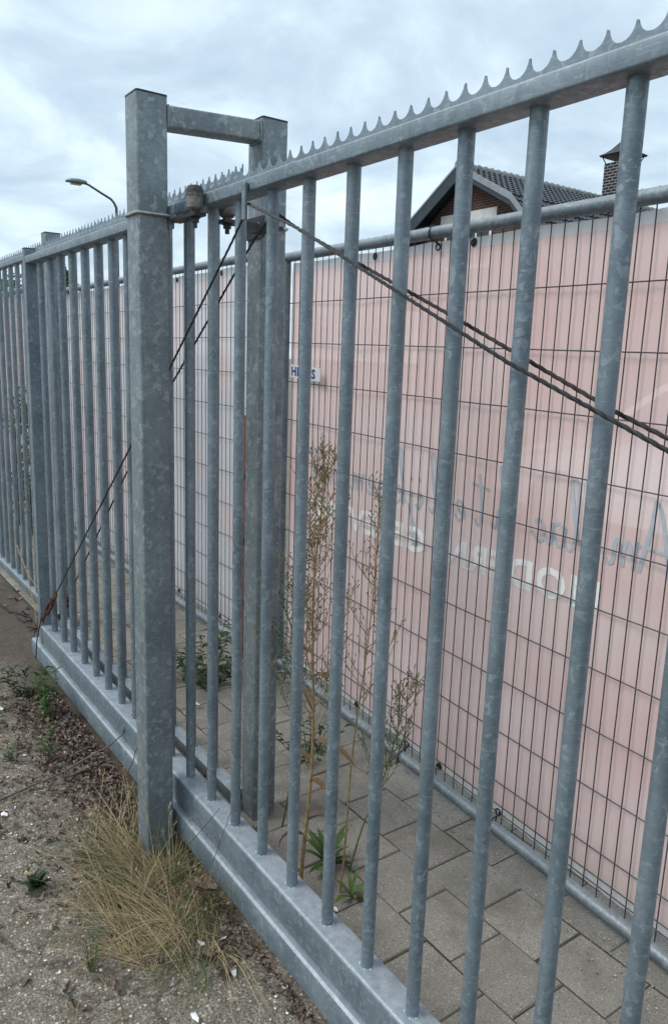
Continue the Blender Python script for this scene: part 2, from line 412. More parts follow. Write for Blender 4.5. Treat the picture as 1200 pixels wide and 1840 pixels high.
# concrete pavers between the gate and the banner fence, laid in running bond
b = MB()
rows = [(1.10 + .19 * k) for k in range(0, 12)]
PX = .2145
for ri, y0 in enumerate(rows):
    off = -1.093 if ri % 2 == 0 else -1.215
    for k in range(-10, 44):
        xa = off - PX * k; xb = xa + PX
        if xb > 1.2: continue
        g = .0013; j = lambda: U(-.0016, .0016)
        z = .012 + U(-.002, .002); tx, ty = U(-.008, .008), U(-.008, .008)
        ax, bx, ay, by = xa + g + j(), xb - g + j(), y0 + g + j(), y0 + .19 - g + j()
        cx, cy = (ax + bx) / 2, (ay + by) / 2
        lo = [(ax, ay), (bx, ay), (bx, by), (ax, by)]; r = .0032
        hi = [(ax + r, ay + r), (bx - r, ay + r), (bx - r, by - r), (ax + r, by - r)]
        V = [(x, y, -.01) for x, y in lo] + [(x, y, z - .004 + (x - cx) * tx + (y - cy) * ty) for x, y in lo] + [(x, y, z + (x - cx) * tx + (y - cy) * ty) for x, y in hi]
        b.add(V, [(0, 1, 5, 4), (1, 2, 6, 5), (2, 3, 7, 6), (3, 0, 4, 7), (4, 5, 9, 8), (5, 6, 10, 9), (6, 7, 11, 10), (7, 4, 8, 11), (8, 9, 10, 11)], 0, False)
tag(b.build('paving', M['paver']), kind='structure')
b = grid(-10.5, 1.2, 1.09, 3.40, .06, lambda x, y: .0084 + .0016 * noise.noise(Vector((x * 9, y * 9, 0))))
tag(b.build('paving_joints', M['joint']), kind='structure')

# ------------------------------------------------------------------ sliding gate
GY = .9425
def spikes(x0, x1, y, z0, thick=.003):
    """comb strip with concave scallops between sharp tips"""
    b = MB(); P = .0445; n = int((x1 - x0) / P); zt, zv = z0 + .0385, z0 + .0180
    top = []
    for k in range(n):
        c = x0 + P * k
        h = zt - z0 + U(-.0022, .0014); sk = U(-.0012, .0012); dz_ = U(-.0012, .0012)
        top.append((c + .0014, z0 + h))
        for i in range(1, 10):
            a = math.pi * i / 10
            top.append((c + .0018 + (P - .0036) * (1 - math.cos(a)) / 2 + sk * math.sin(a), zt - (zt - zv + dz_) * math.sin(a) ** 1.0))
        top.append((c + P - .0014, z0 + h))
    m = len(top); V = []
    for yy in (y - thick / 2, y + thick / 2):
        V += [(x, yy, z) for x, z in top] + [(x, yy, z0) for x, z in top]
    F = []
    for i in range(m - 1):
        F += [(i, m + i, m + i + 1, i + 1), (2 * m + i, 2 * m + i + 1, 3 * m + i + 1, 3 * m + i), (i, i + 1, 2 * m + i + 1, 2 * m + i)]
    b.add(V, F, 0, False); return b
gate = thing('sliding_gate', 'long galvanised sliding gate of round bars with spiked top rail and wire rope bracing', 'gate', (-1.4, GY, 0.05))
GX0, GX1 = -3.69, 1.02
def zz(v): return v + 1.55
b = MB(); b.profile(rrect(.060, .0305, .004), (GX0, .935, zz(.3895)), (GX1, .935, zz(.3895)), (0, 1, 0), (0, 0, 1)); b.build('top_rail', M['zinc'], gate)
spikes(GX0 + .080, GX1, .934, zz(.4045)).build('spike_strip', M['zinc'], gate)
b = MB(); b.profile(rrect(.075, .094, .009, 4), (GX0, .9425, .185), (GX1, .9425, .185), (0, 1, 0), (0, 0, 1)); b.build('bottom_rail', M['zinc'], gate)
# cantilever track: C profile with rolled lips
b = MB()
pr = [(-.0475, .012), (-.0475, .066), (-.045, .076), (-.038, .081), (.040, .081), (.047, .076), (.0485, .066), (.0485, .012), (.046, .004), (.040, .0), (.018, .0), (.018, .004), (.040, .005), (.044, .012), (.044, .066), (.038, .076), (-.036, .076), (-.0435, .066), (-.0435, .012), (-.040, .005), (-.018, .004), (-.018, .0), (-.040, .0), (-.046, .004)]
b.profile(pr, (-3.80, .934, .055), (GX1, .934, .055), (0, 1, 0), (0, 0, 1), caps=False); b.build('track_beam', M['zinc'], gate)
b = MB(); b.profile(rrect(.098, .080, .014, 4), (-3.806, .9345, .096), (-3.8005, .9345, .096), (0, 1, 0), (0, 0, 1)); b.build('end_plate', M['zinc'], gate)
b = MB(); b.profile(rrect(.040, .062, .004), (-3.7115, .936, .1365), (-3.7115, .936, zz(.437)), (1, 0, 0), (0, 1, 0)); st = b.build('end_stile', M['zinc'], gate)
b = MB(); b.profile(rrect(.042, .064, .004), (-3.7115, .936, zz(.4375)), (-3.7115, .936, zz(.4415)), (1, 0, 0), (0, 1, 0)); b.build('cap', M['black'], st)
# round bars, each with its weld beads
def bar_mesh(r, h):
    b = MB(); b.tube([(0, 0, 0), (0, 0, h)], r, 20, caps=False)
    for k in range(9):
        a = R(-150 + 30 * k + U(-8, 8)); q = U(.0032, .0052)
        b.lathe((math.cos(a) * r * 1.05, math.sin(a) * r * 1.05, -.002), [(q * 1.2, 0), (q * 1.1, q * .6), (q * .6, q), (.0004, q * 1.2)], 7)
    return b
bars = []; bz = .231; bh = zz(.375) - bz + .002
b0 = bar_mesh(.0142, bh).build('bar', M['zinc'], gate); b0.location = Vector((-.519, GY, bz)) - Vector(gate.location)
for x in [-.519 + .154 * k for k in range(9, 0, -1)] + [-.670, -.833, -.983, -1.136, -1.292, -1.451, -1.602, -1.756, -1.907, -2.057, -2.212, -2.375, -2.530, -2.675, -2.824, -2.974, -3.127, -3.280, -3.424, -3.583]:
    c = b0.copy(); C.objects.link(c); c.parent = gate; c.location = Vector((x, GY, bz)) - Vector(gate.location)
# rope lugs and bracing ropes
b = MB()
b.profile(rrect(.016, .010, .003), (-1.655, .898, zz(.392)), (-1.655, .898, zz(.312)), (1, 0, 0), (0, 1, 0)); b.build('rope_lug', M['zinc'], gate)
b = MB()
b.profile(rrect(.016, .010, .003), (-1.645, .972, zz(.373)), (-1.645, .972, zz(.322)), (1, 0, 0), (0, 1, 0)); b.build('rope_lug', M['zinc'], gate)
def rope(pts, r, m):
    pts = [Vector(p) for p in pts]; q = []
    for a, c in zip(pts[:-1], pts[1:]):
        n = max(2, int((c - a).length / .010))
        q += [a.lerp(c, i / n) for i in range(n)]
    q.append(pts[-1]); b = MB()
    for ph in range(3):      # three twisted strands
        pp = []
        for i, p in enumerate(q):
            t = (q[min(i + 1, len(q) - 1)] - q[max(0, i - 1)]).normalized(); u = t.cross(Vector((0, 1, 0))).normalized(); v = t.cross(u)
            an = i * .95 + ph * 2.094; pp.append(p + (u * math.cos(an) + v * math.sin(an)) * r * .5)
        b.tube(pp, r * .56, 5)
    return b.build('bracing_rope', m, gate)
rope([(-1.665, .906, zz(.352)), (-1.62, .910, zz(.335)), (-1.45, .915, zz(.272)), (-.833, .915, zz(.005)), (-.541, .915, zz(-.104)), (.60, .915, zz(-.56))], .0037, M['rope'])
rope([(-1.66, .968, zz(.345)), (-1.64, .970, zz(.337)), (-1.526, .970, zz(.282)), (-.994, .970, zz(.072)), (-.672, .970, zz(-.060)), (-.585, .970, zz(-.090)), (.60, .970, zz(-.56))], .0037, M['rope_rust'])
rope([(-1.66, .900, zz(.322)), (-1.72, .903, zz(.275)), (-2.09, .905, zz(-.025)), (-2.43, .905, zz(-.300)), (-3.40, .900, zz(-1.085))], .0031, M['rope'])
rope([(-1.66, .975, zz(.333)), (-1.74, .972, zz(.285)), (-2.241, .970, zz(-.087)), (-2.66, .970, zz(-.430)), (-3.38, .970, zz(-1.06))], .0031, M['rope'])
def turnbuckle(y, mm):
    b = MB(); a = Vector((-3.39, y, zz(-1.08))); d = (Vector((-3.66, y, zz(-1.295))) - a).normalized(); n = Vector((0, 1, 0)); u = d.cross(n)
    L_ = .30
    b.tube([a, a + d * .07], .005, 8)
    for sgn in (-1, 1):
        b.tube([a + d * .06, a + d * .075 + u * .014 * sgn, a + d * .19 + u * .014 * sgn, a + d * .205], .0075, 8)
    b.tube([a + d * .055, a + d * .085], .0125, 10); b.tube([a + d * .18, a + d * .215], .0125, 10)
    b.tube([a + d * .20, a + d * .285], .006, 8)
    # eye
    c = a + d * .298
    b.tube([c + (d * math.cos(q) + u * math.sin(q)) * .014 for q in [i * math.pi / 6 for i in range(13)]], .0042, 6)
    # rope clamp on the thimble
    for s in (-.018, .0, .02):
        b.tube([a + d * s + u * .013, a + d * s - u * .013], .0052, 6)
    b.tube([a - d * .03 + u * .006, a + d * .03 + u * .006], .004, 6)
    b.build('turnbuckle', mm, gate)
turnbuckle(.899, M['rust']); turnbuckle(.974, M['rust'])
b = MB(); b.tube([(-3.60, .888, zz(-1.24)), (-3.655, .875, zz(-1.38)), (-3.66, .868, zz(-1.47))], .0028, 6); b.build('loose_wire', M['dark_steel'], gate)
b = MB(); b.box(-3.676, -3.668, .9030, .9045, .145, .226); b.build('rust_run', plain('rust stain', (.17, .085, .05), .8, 0, .4, 70), gate)

# ------------------------------------------------------------------ guide portal (two posts, cross beam, rollers)
portal = thing('gate_guide_portal', 'tall galvanised goalpost frame straddling the sliding gate, with two guide rollers', 'gate posts', (-2.07, 1.0, 0))
PW = .085
for (y0, top, r_) in ((.786, zz(.655), 0), (1.155, zz(.662), 0)):
    b = MB(); yc = y0 + PW / 2
    b.profile(rrect(PW, PW, .007, 4), (-2.070, yc, -.02), (-2.070, yc, top), (1, 0, 0), (0, 1, 0)); po = b.build('post', M['zinc_post'], portal)
    b = MB(); b.profile(rrect(PW + .001, PW + .001, .007, 4), (-2.070, yc, top + .0003), (-2.070, yc, top + .005), (1, 0, 0), (0, 1, 0)); b.build('cap', M['black'], po)
b = MB(); b.profile(rrect(.062, .054, .006, 4), (-2.062, .8712, zz(.612)), (-2.062, 1.1548, zz(.628)), (1, 0, 0), (0, 0, 1))
for yy, zc in ((.874, .612), (1.152, .628)):
    b.tube([(-2.031, yy, zz(zc - .028)), (-2.029, yy, zz(zc)), (-2.031, yy, zz(zc + .027))], [.003, .0042, .003], 7)
    b.tube([(-2.095, yy, zz(zc - .027)), (-2.06, yy, zz(zc - .0285)), (-2.031, yy, zz(zc - .027))], .0035, 7)
b.build('cross_beam', M['zinc_post'], portal)
def clampset(y_face, side, xs):
    # U-bolt hoop round the post, clamp plate on the side facing the gate, arm, roller
    s = side; z = zz(.362) if s > 0 else zz(.372)
    yo = y_face - s * (PW + .0045)
    b = MB(); r = .0042; q = .012
    path = [(-2.070 + .047, y_face + s * .018, z), (-2.070 + .047, yo + s * q, z), (-2.070 + .044, yo + s * .003, z), (-2.070 + .036, yo, z), (-2.070 - .036, yo, z), (-2.070 - .044, yo + s * .003, z), (-2.070 - .047, yo + s * q, z), (-2.070 - .047, y_face + s * .018, z)]
    b.tube(path, r, 10)
    for dx_ in (.047, -.047): b.tube([(-2.07 + dx_, y_face + s * .0065, z), (-2.07 + dx_, y_face + s * .0125, z)], .0078, 6)
    b.build('u_bolt', M['bright_steel'], portal)
    b = MB(); b.profile(rrect(.122, .060, .004), (-2.066, y_face + s * .0008, z - .004), (-2.066, y_face + s * .0062, z - .004), (1, 0, 0), (0, 0, 1)); b.build('clamp_plate', M['zinc_post'] if s > 0 else M['dark_steel'], portal)
    return z
clampset(.871, 1, 0); clampset(1.155, -1, 0)
def roller(x, y, ya, side):
    zb = zz(.352)
    b = MB()
    if side > 0: b.box(-2.012, x + .032, y - .016, y + .016, zb - .008, zb)
    else:
        b.box(x - .026, x + .026, y - .020, 1.1465, zb - .008, zb)
        b.box(-2.015, x - .0262, 1.105, 1.1465, zb - .008, zb)
    br = b.build('roller_arm', M['dark_steel'], portal)
    b = MB(); b.lathe((x, y, zb), [(.012, .0003), (.012, .006), (.017, .008), (.0215, .014), (.0215, .038), (.0205, .0395), (.0215, .041), (.0215, .058), (.018, .066), (.010, .068), (.001, .068)], 24)
    b.build('roller', M['roller'], br)
    b = MB(); b.lathe((x, y, zb - .008), [(.013, -.0003), (.013, -.004), (.0105, -.0045), (.0105, -.013), (.006, -.0135), (.006, -.026), (.001, -.026)], 6); b.build('nut', M['dark_steel'], br)
roller(-1.889, .8825, .871, 1); roller(-1.915, .9875, 1.147, -1)

# ------------------------------------------------------------------ fixed bar fence behind the gate
fence = thing('bar_fence', 'fixed galvanised round-bar fence with spiked rail running on behind the parked gate', 'fence', (-5.0, 1.165, 0))
FX0, FX1 = -10.4, -2.114
b = MB(); b.profile(rrect(.046, .034, .004), (FX0, 1.145, zz(.499)), (FX1, 1.145, zz(.499)), (0, 1, 0), (0, 0, 1)); b.build('top_rail', M['zinc'], fence)
spikes(FX0, FX1, 1.145, zz(.5165)).build('spike_strip', M['zinc'], fence)
b = MB(); b.profile(rrect(.050, .042, .004), (FX0, 1.145, zz(-1.482)), (FX1, 1.145, zz(-1.482)), (0, 1, 0), (0, 0, 1)); b.build('bottom_rail', M['zinc'], fence)
fz0 = zz(-1.460); fb = bar_mesh(.0142, zz(.482) - fz0 + .002).build('bar', M['zinc'], fence); fb.location = Vector((-2.300, 1.145, fz0)) - Vector(fence.location)
posts = [-4.27, -6.75, -9.2]
for x in [-2.300 - .184 * k for k in range(1, 11)] + [-4.381 - .157 * k for k in range(0, 39)]:
    if min(abs(x - p) for p in posts) > .055 and x > FX0 + .03:
        c = fb.copy(); C.objects.link(c); c.parent = fence; c.location = Vector((x, 1.145, fz0)) - Vector(fence.location)
for i, px in enumerate(posts):
    b = MB(); t_ = zz(.590) if i == 0 else zz(.585)
    b.profile(rrect(.080, .080, .006, 3), (px, 1.182, -.02), (px, 1.182, t_), (1, 0, 0), (0, 1, 0)); po = b.build('post', M['zinc_post'], fence)
    b = MB(); b.profile(rrect(.081, .081, .006, 3), (px, 1.182, t_ + .0003), (px, 1.182, t_ + .005), (1, 0, 0), (0, 1, 0)); b.build('cap', M['black'], po)

# ------------------------------------------------------------------ temporary mesh panels with banners
def fold(s, z, seed=0, amp=.0022, per=.0485):
    return amp * math.sin(2 * math.pi * s / per + .9 * math.sin(z * 1.3 + s * 3 + seed)) * (.55 + .45 * noise.noise(Vector((s * 7, z * 1.2, seed)))) + .007 * noise.noise(Vector((s * 2.5, z * 2.2, seed + 5))) + .0018 * noise.noise(Vector((s * 9 + z * 5, z * 9 - s * 4, seed + 9)))
def panel(name, a, c, z0, z1, h, label, blabel, cloth, bz, seed, s0=None, s1=None, over=.026):
    """a,c: xy of the two ends; z0,z1: height of the bottom tube's axis at a and at c; h: height between tube axes"""
    a = Vector((*a, z0)); c = Vector((*c, z1)); d = (c - a); Ln = d.length; d = d / Ln
    up = Vector((0, 0, 1)); nrm = Vector((d.y, -d.x, 0)).normalized()   # towards the camera (-y)
    if nrm.y > 0: nrm = -nrm
    root = thing(name, label, 'mesh fence', (a.x, a.y, 0), 'temporary mesh fence panels')
    P = lambda s, z, o=0: a + d * s + up * z + nrm * o
    r = .0205
    b = MB(); b.tube([P(0, h), P(Ln, h)], r, 16); b.build('top_tube', M['zinc_pipe'], root)
    b = MB(); b.tube([P(0, 0), P(Ln, 0)], r, 16); b.build('bottom_tube', M['zinc_pipe'], root)
    for s in (.0, Ln):
        b = MB(); b.tube([P(s, -.045), P(s, h + .012)], r * .95, 14); b.build('end_tube', M['zinc_pipe'], root)
    b = MB(); k = 0; s = .049
    while s < Ln - .02:
        dx_ = [U(-.0011, .0011) for _ in range(12)]
        zz_ = [-.012, .03] + [.03 + (h - .03) * i / 9 for i in range(1, 10)] + [h + over]
        b.tube([P(s + dx_[i], q, -.016 if i else -.016) for i, q in enumerate(zz_)], .00185, 5); s += .0483; k += 1
    hz = [.052, .0775] + [h - .197 - .1737 * i for i in range(0, 10)] + [h - .012]
    for q in hz:
        if q < .06 and q > .053: continue
        pts = [P(Ln * i / 24, q + U(-.0006, .0006), -.0125) for i in range(25)]
        b.tube(pts, .00195, 5)
    b.build('wire_mesh', M['wire'], root)
    # banner
    t0, t1 = bz; s0 = .06 if s0 is None else s0; s1 = Ln - .04 if s1 is None else s1
    bb = MB(); n = int((s1 - s0) / .0060); mz = 44; off = -.026
    zs = [t0 + (t1 - t0) * j / mz for j in range(mz + 1)]
    zs = [t0, t0 + .034] + [t0 + .034 + (t1 - t0 - .068) * j / mz for j in range(1, mz)] + [t1 - .034, t1]
    V = []
    for z in zs:
        for i in range(n + 1):
            s = s0 + (s1 - s0) * i / n
            edge = 0.0
            if z > t1 - .05: edge = .006 * abs(math.sin(math.pi * (s - s0) / .49)) * (z - t1 + .05) / .05
            if z < t0 + .05: edge = -.005 * abs(math.sin(math.pi * (s - s0) / .49)) * (t0 + .05 - z) / .05
            V.append(P(s, z - edge * 1.0, off + fold(s, z, seed)))
    F = []; 
    for j in range(len(zs) - 1):
        for i in range(n): F.append((j * (n + 1) + i, j * (n + 1) + i + 1, (j + 1) * (n + 1) + i + 1, (j + 1) * (n + 1) + i))
    bb.add(V, F)
    for j in range(len(zs) - 1):
        if j == 0 or j == len(zs) - 2:
            for i in range(n): bb.m[j * n + i] = 1
    root_b = bb.build('banner', [cloth, M['hem']], None, 180, origin=(a.x, a.y, 0))
    tag(root_b, blabel, 'banner', 'printed banners on the mesh fence')
    # grommets (eyelets) as part of the banner
    for z in (t0 + .022, t1 - .022):
        q = s0 + .10
        while q < s1:
            g = MB(); c0 = P(q, z, off + .0045)
            ring = lambda rr, oo: [c0 + d * rr * math.cos(2 * math.pi * i / 18) + up * rr * math.sin(2 * math.pi * i / 18) + nrm * oo for i in range(18)]
            A = ring(.0062, 0); B_ = ring(.0085, .0022); D = ring(.0135, .0010); E_ = ring(.0142, -.0008)
            g.add(A + B_ + D + E_, [(r0 * 18 + i, r0 * 18 + (i + 1) % 18, (r0 + 1) * 18 + (i + 1) % 18, (r0 + 1) * 18 + i) for r0 in range(3) for i in range(18)])
            g.add(ring(.0062, -.0004), [tuple(range(18))], 1)
            g.build('eyelet', [M['dark_steel'], M['black']], root_b); q += .553
    return dict(root=root, banner=root_b, P=P, L=Ln, d=d, up=up, nrm=nrm, a=a, h=h, off=off, seed=seed, t0=t0, t1=t1, s0=s0)
pa0 = Vector((-3.030, 1.870)); pdir = Vector((2.161, -.135)).normalized()
A0 = pa0 + pdir * -.02; A1 = A0 + pdir * 3.45
PA = panel('mesh_fence_panel', A0, A1, .076, .030, 1.914, 'nearest wire mesh fence panel with round tube rails, carrying the lettered pink banner', 'pink banner with mirrored white capitals and grey-blue handwriting', M['pink'], (.030, 1.892), 0, s0=.012)
PB = panel('mesh_fence_panel', (-6.62, 1.850), (-3.185, 1.853), .06, .06, 1.955, 'middle wire mesh fence panel carrying the pale blank banner, left of the gate posts', 'pale grey and pink blank banner seen between the bars left of the gate posts', M['pale'], (.030, 1.930), 3, s1=3.375)
PC = panel('mesh_fence_panel', (-10.15, 1.90), (-6.70, 1.850), .08, .08, 2.02, 'farthest wire mesh fence panel at the left edge of the photo, behind the bar fence', 'pink banner on the farthest mesh panel at the left edge of the photo', M['pink'], (.030, 1.99), 9)

# lettering on the near banner: seen from the back, so it runs right to left
def on_banner(pan, x, z):
    x = x * 1.0155; z = 1.55 + (z - 1.55) * 1.0155
    s = (x - pan['a'].x) / pan['d'].x
    base = pan['P'](s, 0)
    q = z - base.z
    return pan['P'](s, q, pan['off'] + fold(s, q, pan['seed']) + .0022)
def font_mesh(txt, offset):
    cu = bpy.data.curves.new('text', 'FONT'); cu.body = txt; cu.offset = offset; cu.resolution_u = 3; cu.space_character = 1.12; cu.fill_mode = 'FRONT'
    o = bpy.data.objects.new('text', cu); C.objects.link(o)
    dg = bpy.context.evaluated_depsgraph_get(); me = bpy.data.meshes.new_from_object(o.evaluated_get(dg))
    bm = bmesh.new(); bm.from_mesh(me)
    xs = [v.co.x for v in bm.verts]; x = min(xs); step = .09
    while x < max(xs):
        x += step; bmesh.ops.bisect_plane(bm, geom=bm.verts[:] + bm.edges[:] + bm.faces[:], plane_co=(x, 0, 0), plane_no=(1, 0, 0))
    for y in (.1, .2, .3, .4, .5, .6): bmesh.ops.bisect_plane(bm, geom=bm.verts[:] + bm.edges[:] + bm.faces[:], plane_co=(0, y, 0), plane_no=(0, 1, 0))
    bm.to_mesh(me); bm.free()
    vs = [v.co.copy() for v in me.vertices]; fs = [tuple(p.vertices) for p in me.polygons]
    bpy.data.objects.remove(o); bpy.data.curves.remove(cu); bpy.data.meshes.remove(me)
    return vs, fs
def put_word(b, txt, x_right, x_left, zb0, zb1, hgt):
    vs, fs = font_mesh(txt, .036)
    x0 = min(v.x for v in vs); x1 = max(v.x for v in vs); y0 = min(v.y for v in vs); y1 = max(v.y for v in vs)
    V = []
    for v in vs:
        u = (v.x - x0) / (x1 - x0); w_ = (v.y - y0) / (y1 - y0)
        x = x_right + (x_left - x_right) * u; zb = zb0 + (zb1 - zb0) * u
        V.append(on_banner(PA, x, zz(zb + w_ * hgt)))
    b.add(V, fs)
b = MB(); b2_ = MB()
put_word(b, 'MODERN', -1.201, -1.852, -.660, -.673, .093)
put_word(b2_, 'GELEVERD', -1.953, -2.80, -.673, -.684, .094)
b.build('printed_word', M['white_print'], PA['banner']); b2_.build('printed_word', M['white_print'], PA['banner'])
# handwriting
W = {
 'A': [[(0, 0), (.035, .14), (.050, .165), (.055, .16), (.062, .09), (.078, 0)], [(.012, .055), (.07, .06)]],
 'm': [[(0, .055), (.010, .06), (.014, 0)], [(.014, .02), (.032, .058), (.040, .05), (.042, 0)], [(.042, .02), (.060, .058), (.068, .05), (.070, .008), (.080, 0), (.09, .012)]],
 'b': [[(0, .01), (.025, .08), (.045, .165), (.038, .180), (.024, .165), (.020, .09), (.022, .02), (.034, 0), (.050, .010), (.056, .035), (.050, .052), (.060, .048)]],
 'a': [[(.045, .052), (.028, .058), (.010, .040), (.008, .014), (.020, 0), (.038, .018), (.048, .055), (.048, .016), (.058, 0), (.068, .014)]],
 'c': [[(.042, .046), (.032, .058), (.012, .045), (.006, .018), (.018, 0), (.036, .006), (.052, .022)]],
 'h': [[(0, .01), (.030, .08), (.050, .160), (.044, .178), (.032, .165), (.026, .09), (.022, 0)], [(.024, .02), (.042, .056), (.052, .048), (.054, .012), (.064, 0), (.074, .014)]],
 't': [[(.034, .150), (.022, .08), (.018, .018), (.028, 0), (.044, .014)], [(-.010, .108), (.062, .118)]],
 'e': [[(0, .014), (.024, .030), (.036, .048), (.026, .060), (.010, .045), (.008, .016), (.022, 0), (.044, .016)]],
 'l': [[(0, .01), (.028, .08), (.046, .165), (.038, .182), (.026, .165), (.018, .08), (.018, .02), (.028, 0), (.042, .014)]],
 'i': [[(0, .02), (.014, .055), (.012, .014), (.022, 0), (.034, .014)], [(.020, .088), (.022, .096)]],
 'j': [[(.018, .055), (.012, -.04), (.0, -.10), (-.014, -.12), (-.020, -.10), (.0, -.05), (.036, .012)], [(.024, .088), (.026, .096)]],
 'k': [[(0, .01), (.026, .08), (.048, .165), (.042, .182), (.030, .165), (.022, .08), (.016, 0)], [(.020, .025), (.044, .060), (.036, .034), (.024, .026), (.050, 0), (.064, .012)]],
 'g': [[(.044, .052), (.028, .058), (.010, .040), (.010, .014), (.022, 0), (.040, .022), (.046, .055), (.038, -.04), (.024, -.10), (.010, -.09), (.018, -.05), (.06, .012)]],
}
def smooth_poly(pts, n=5):
    P4 = [pts[0]] + pts + [pts[-1]]; o = []
    for i in range(1, len(P4) - 2):
        p0, p1, p2, p3 = [Vector(q) for q in P4[i - 1:i + 3]]
        for k in range(n):
            t = k / n
            o.append(.5 * ((2 * p1) + (p2 - p0) * t + (2 * p0 - 5 * p1 + 4 * p2 - p3) * t * t + (3 * p1 - p0 - 3 * p2 + p3) * t ** 3))
    o.append(Vector(pts[-1])); return o
b = MB()
seq = [('A', -1.005, -.510), ('m', -1.095, -.507), ('b', -1.282, -.505), ('a', -1.335, -.503), ('c', -1.412, -.503), ('h', -1.560, -.505), ('t', -1.672, -.510), ('e', -1.768, -.512), ('l', -1.900, -.512), ('i', -1.985, -.512), ('j', -2.030, -.514), ('k', -2.085, -.512),
       ('g', -2.215, -.512), ('e', -2.30, -.512), ('m', -2.37, -.512), ('a', -2.475, -.512), ('a', -2.56, -.512), ('k', -2.645, -.512), ('t', -2.73, -.514)]
for ch, xr, zb in seq:
    for st_ in W[ch]:
        q = smooth_poly([(px_, py_, 0) for px_, py_ in st_]); n_ = len(q); V = []
        for i, p in enumerate(q):
            t = (q[min(i + 1, n_ - 1)] - q[max(0, i - 1)]); t = t.normalized() if t.length > 0 else Vector((1, 0, 0))
            nn = Vector((-t.y, t.x, 0)); wd = .0052 * (.75 + .35 * abs(t.y))
            for sg in (-1, 1):
                r_ = p * 1.12 + nn * wd * sg
                V.append(on_banner(PA, xr - r_.x, zz(zb + r_.y)))
        b.add(V, [(2 * i, 2 * i + 1, 2 * i + 3, 2 * i + 2) for i in range(n_ - 1)])
b.build('handwriting', M['blue_print'], PA['banner'])

# maker's plate on the mesh
pl = thing('name_plate', 'small white plate with blue capital letters fixed to the mesh near the rear gate post', 'sign', tuple(PA['P']((-2.85 + 3.03) , 1.45, 0)))
sgn = lambda x, z, o: PA['P']((x - PA['a'].x) / PA['d'].x, zz(z) - PA['P']((x - PA['a'].x) / PA['d'].x, 0).z, o)
b = MB(); V = []
prof = rrect(.264, .056, .007)
for o in (.004, .0065): V += [sgn(-2.851 + px_, -.0605 + py_ - .006 * px_ / .13, o) for px_, py_ in prof]
n = len(prof); b.add(V, [(i, (i + 1) % n, n + (i + 1) % n, n + i) for i in range(n)] + [tuple(range(n))[::-1], tuple(range(n, 2 * n))], 0, False)
b.build('plate', plain('white enamel', (.62, .64, .64), .4, 0, .06), pl)
vs, fs = font_mesh('HERAS', .035); x0 = min(v.x for v in vs); x1 = max(v.x for v in vs); y0 = min(v.y for v in vs); y1 = max(v.y for v in vs)
b = MB(); b.add([sgn(-2.972 + (v.x - x0) / (x1 - x0) * .212, -.0815 + (v.y - y0) / (y1 - y0) * .042 - .006 * ((v.x - x0) / (x1 - x0) * 1.6 - .9), .0075) for v in vs], fs)
b.build('letters', plain('blue letters', (.018, .03, .19), .5, 0, .1), pl)

# cable ties
tie_src = None
def tie(x, top, label):
    pan = PA; s = (x - pan['a'].x) / pan['d'].x; h = pan['h'] if top else 0; q = (pan['t1'] - .022) if top else (pan['t0'] + .022)
    P = pan['P']; b = MB(); r = .0245
    a0 = [P(s + .004 * math.sin(t), h + r * math.cos(t), r * math.sin(t)) for t in [R(-30 + 22 * i) if top else R(210 - 22 * i) for i in range(11)]]
    e1 = P(s + .012, q + (.01 if top else -.012), -.008); e2 = P(s + .012, q, -.024)
    b.tube([e2, e1] + (a0[::-1] if top else a0) + [e1], .0024, 6)
    b.tube([P(s + .012 + .011 * math.sin(t), q + .011 * math.cos(t), -.012) for t in [R(30 * i) for i in range(13)]], .0030, 6)
    hd = a0[5]; b.tube([hd, hd + Vector((.002, -.004, -.022))], [.0032, .0018], 6)
    o = b.build('cable_tie', M['black'], None, origin=tuple(P(s, h)))
    tag(o, label, 'cable tie', 'black cable ties holding the banner')
tie(-2.013, True, 'black cable tie looped over the top tube of the near mesh panel')
tie(-1.533, False, 'black cable tie round the bottom tube, second from the right foreground bars')
tie(-2.03, False, 'black cable tie round the bottom tube, farther along behind the weeds')

# orange stake and mast at the panel joint
b = MB(); b.tube([(-3.312, 1.80, -.02), (-3.312, 1.80, 1.27)], .014, 12); k_ = MB()
sp = thing('marker_stake', 'thin orange-red stake seen in the slot left of the rear gate post', 'stake', (-3.312, 1.80, 0))
b.build('pole', M['orange'], sp)
for z in (.30, .62, .95):
    b = MB(); b.lathe((-3.312, 1.80, z), [(.0155, 0), (.0155, .035), (.014, .036)], 12); b.build('band', M['dark_steel'], sp)

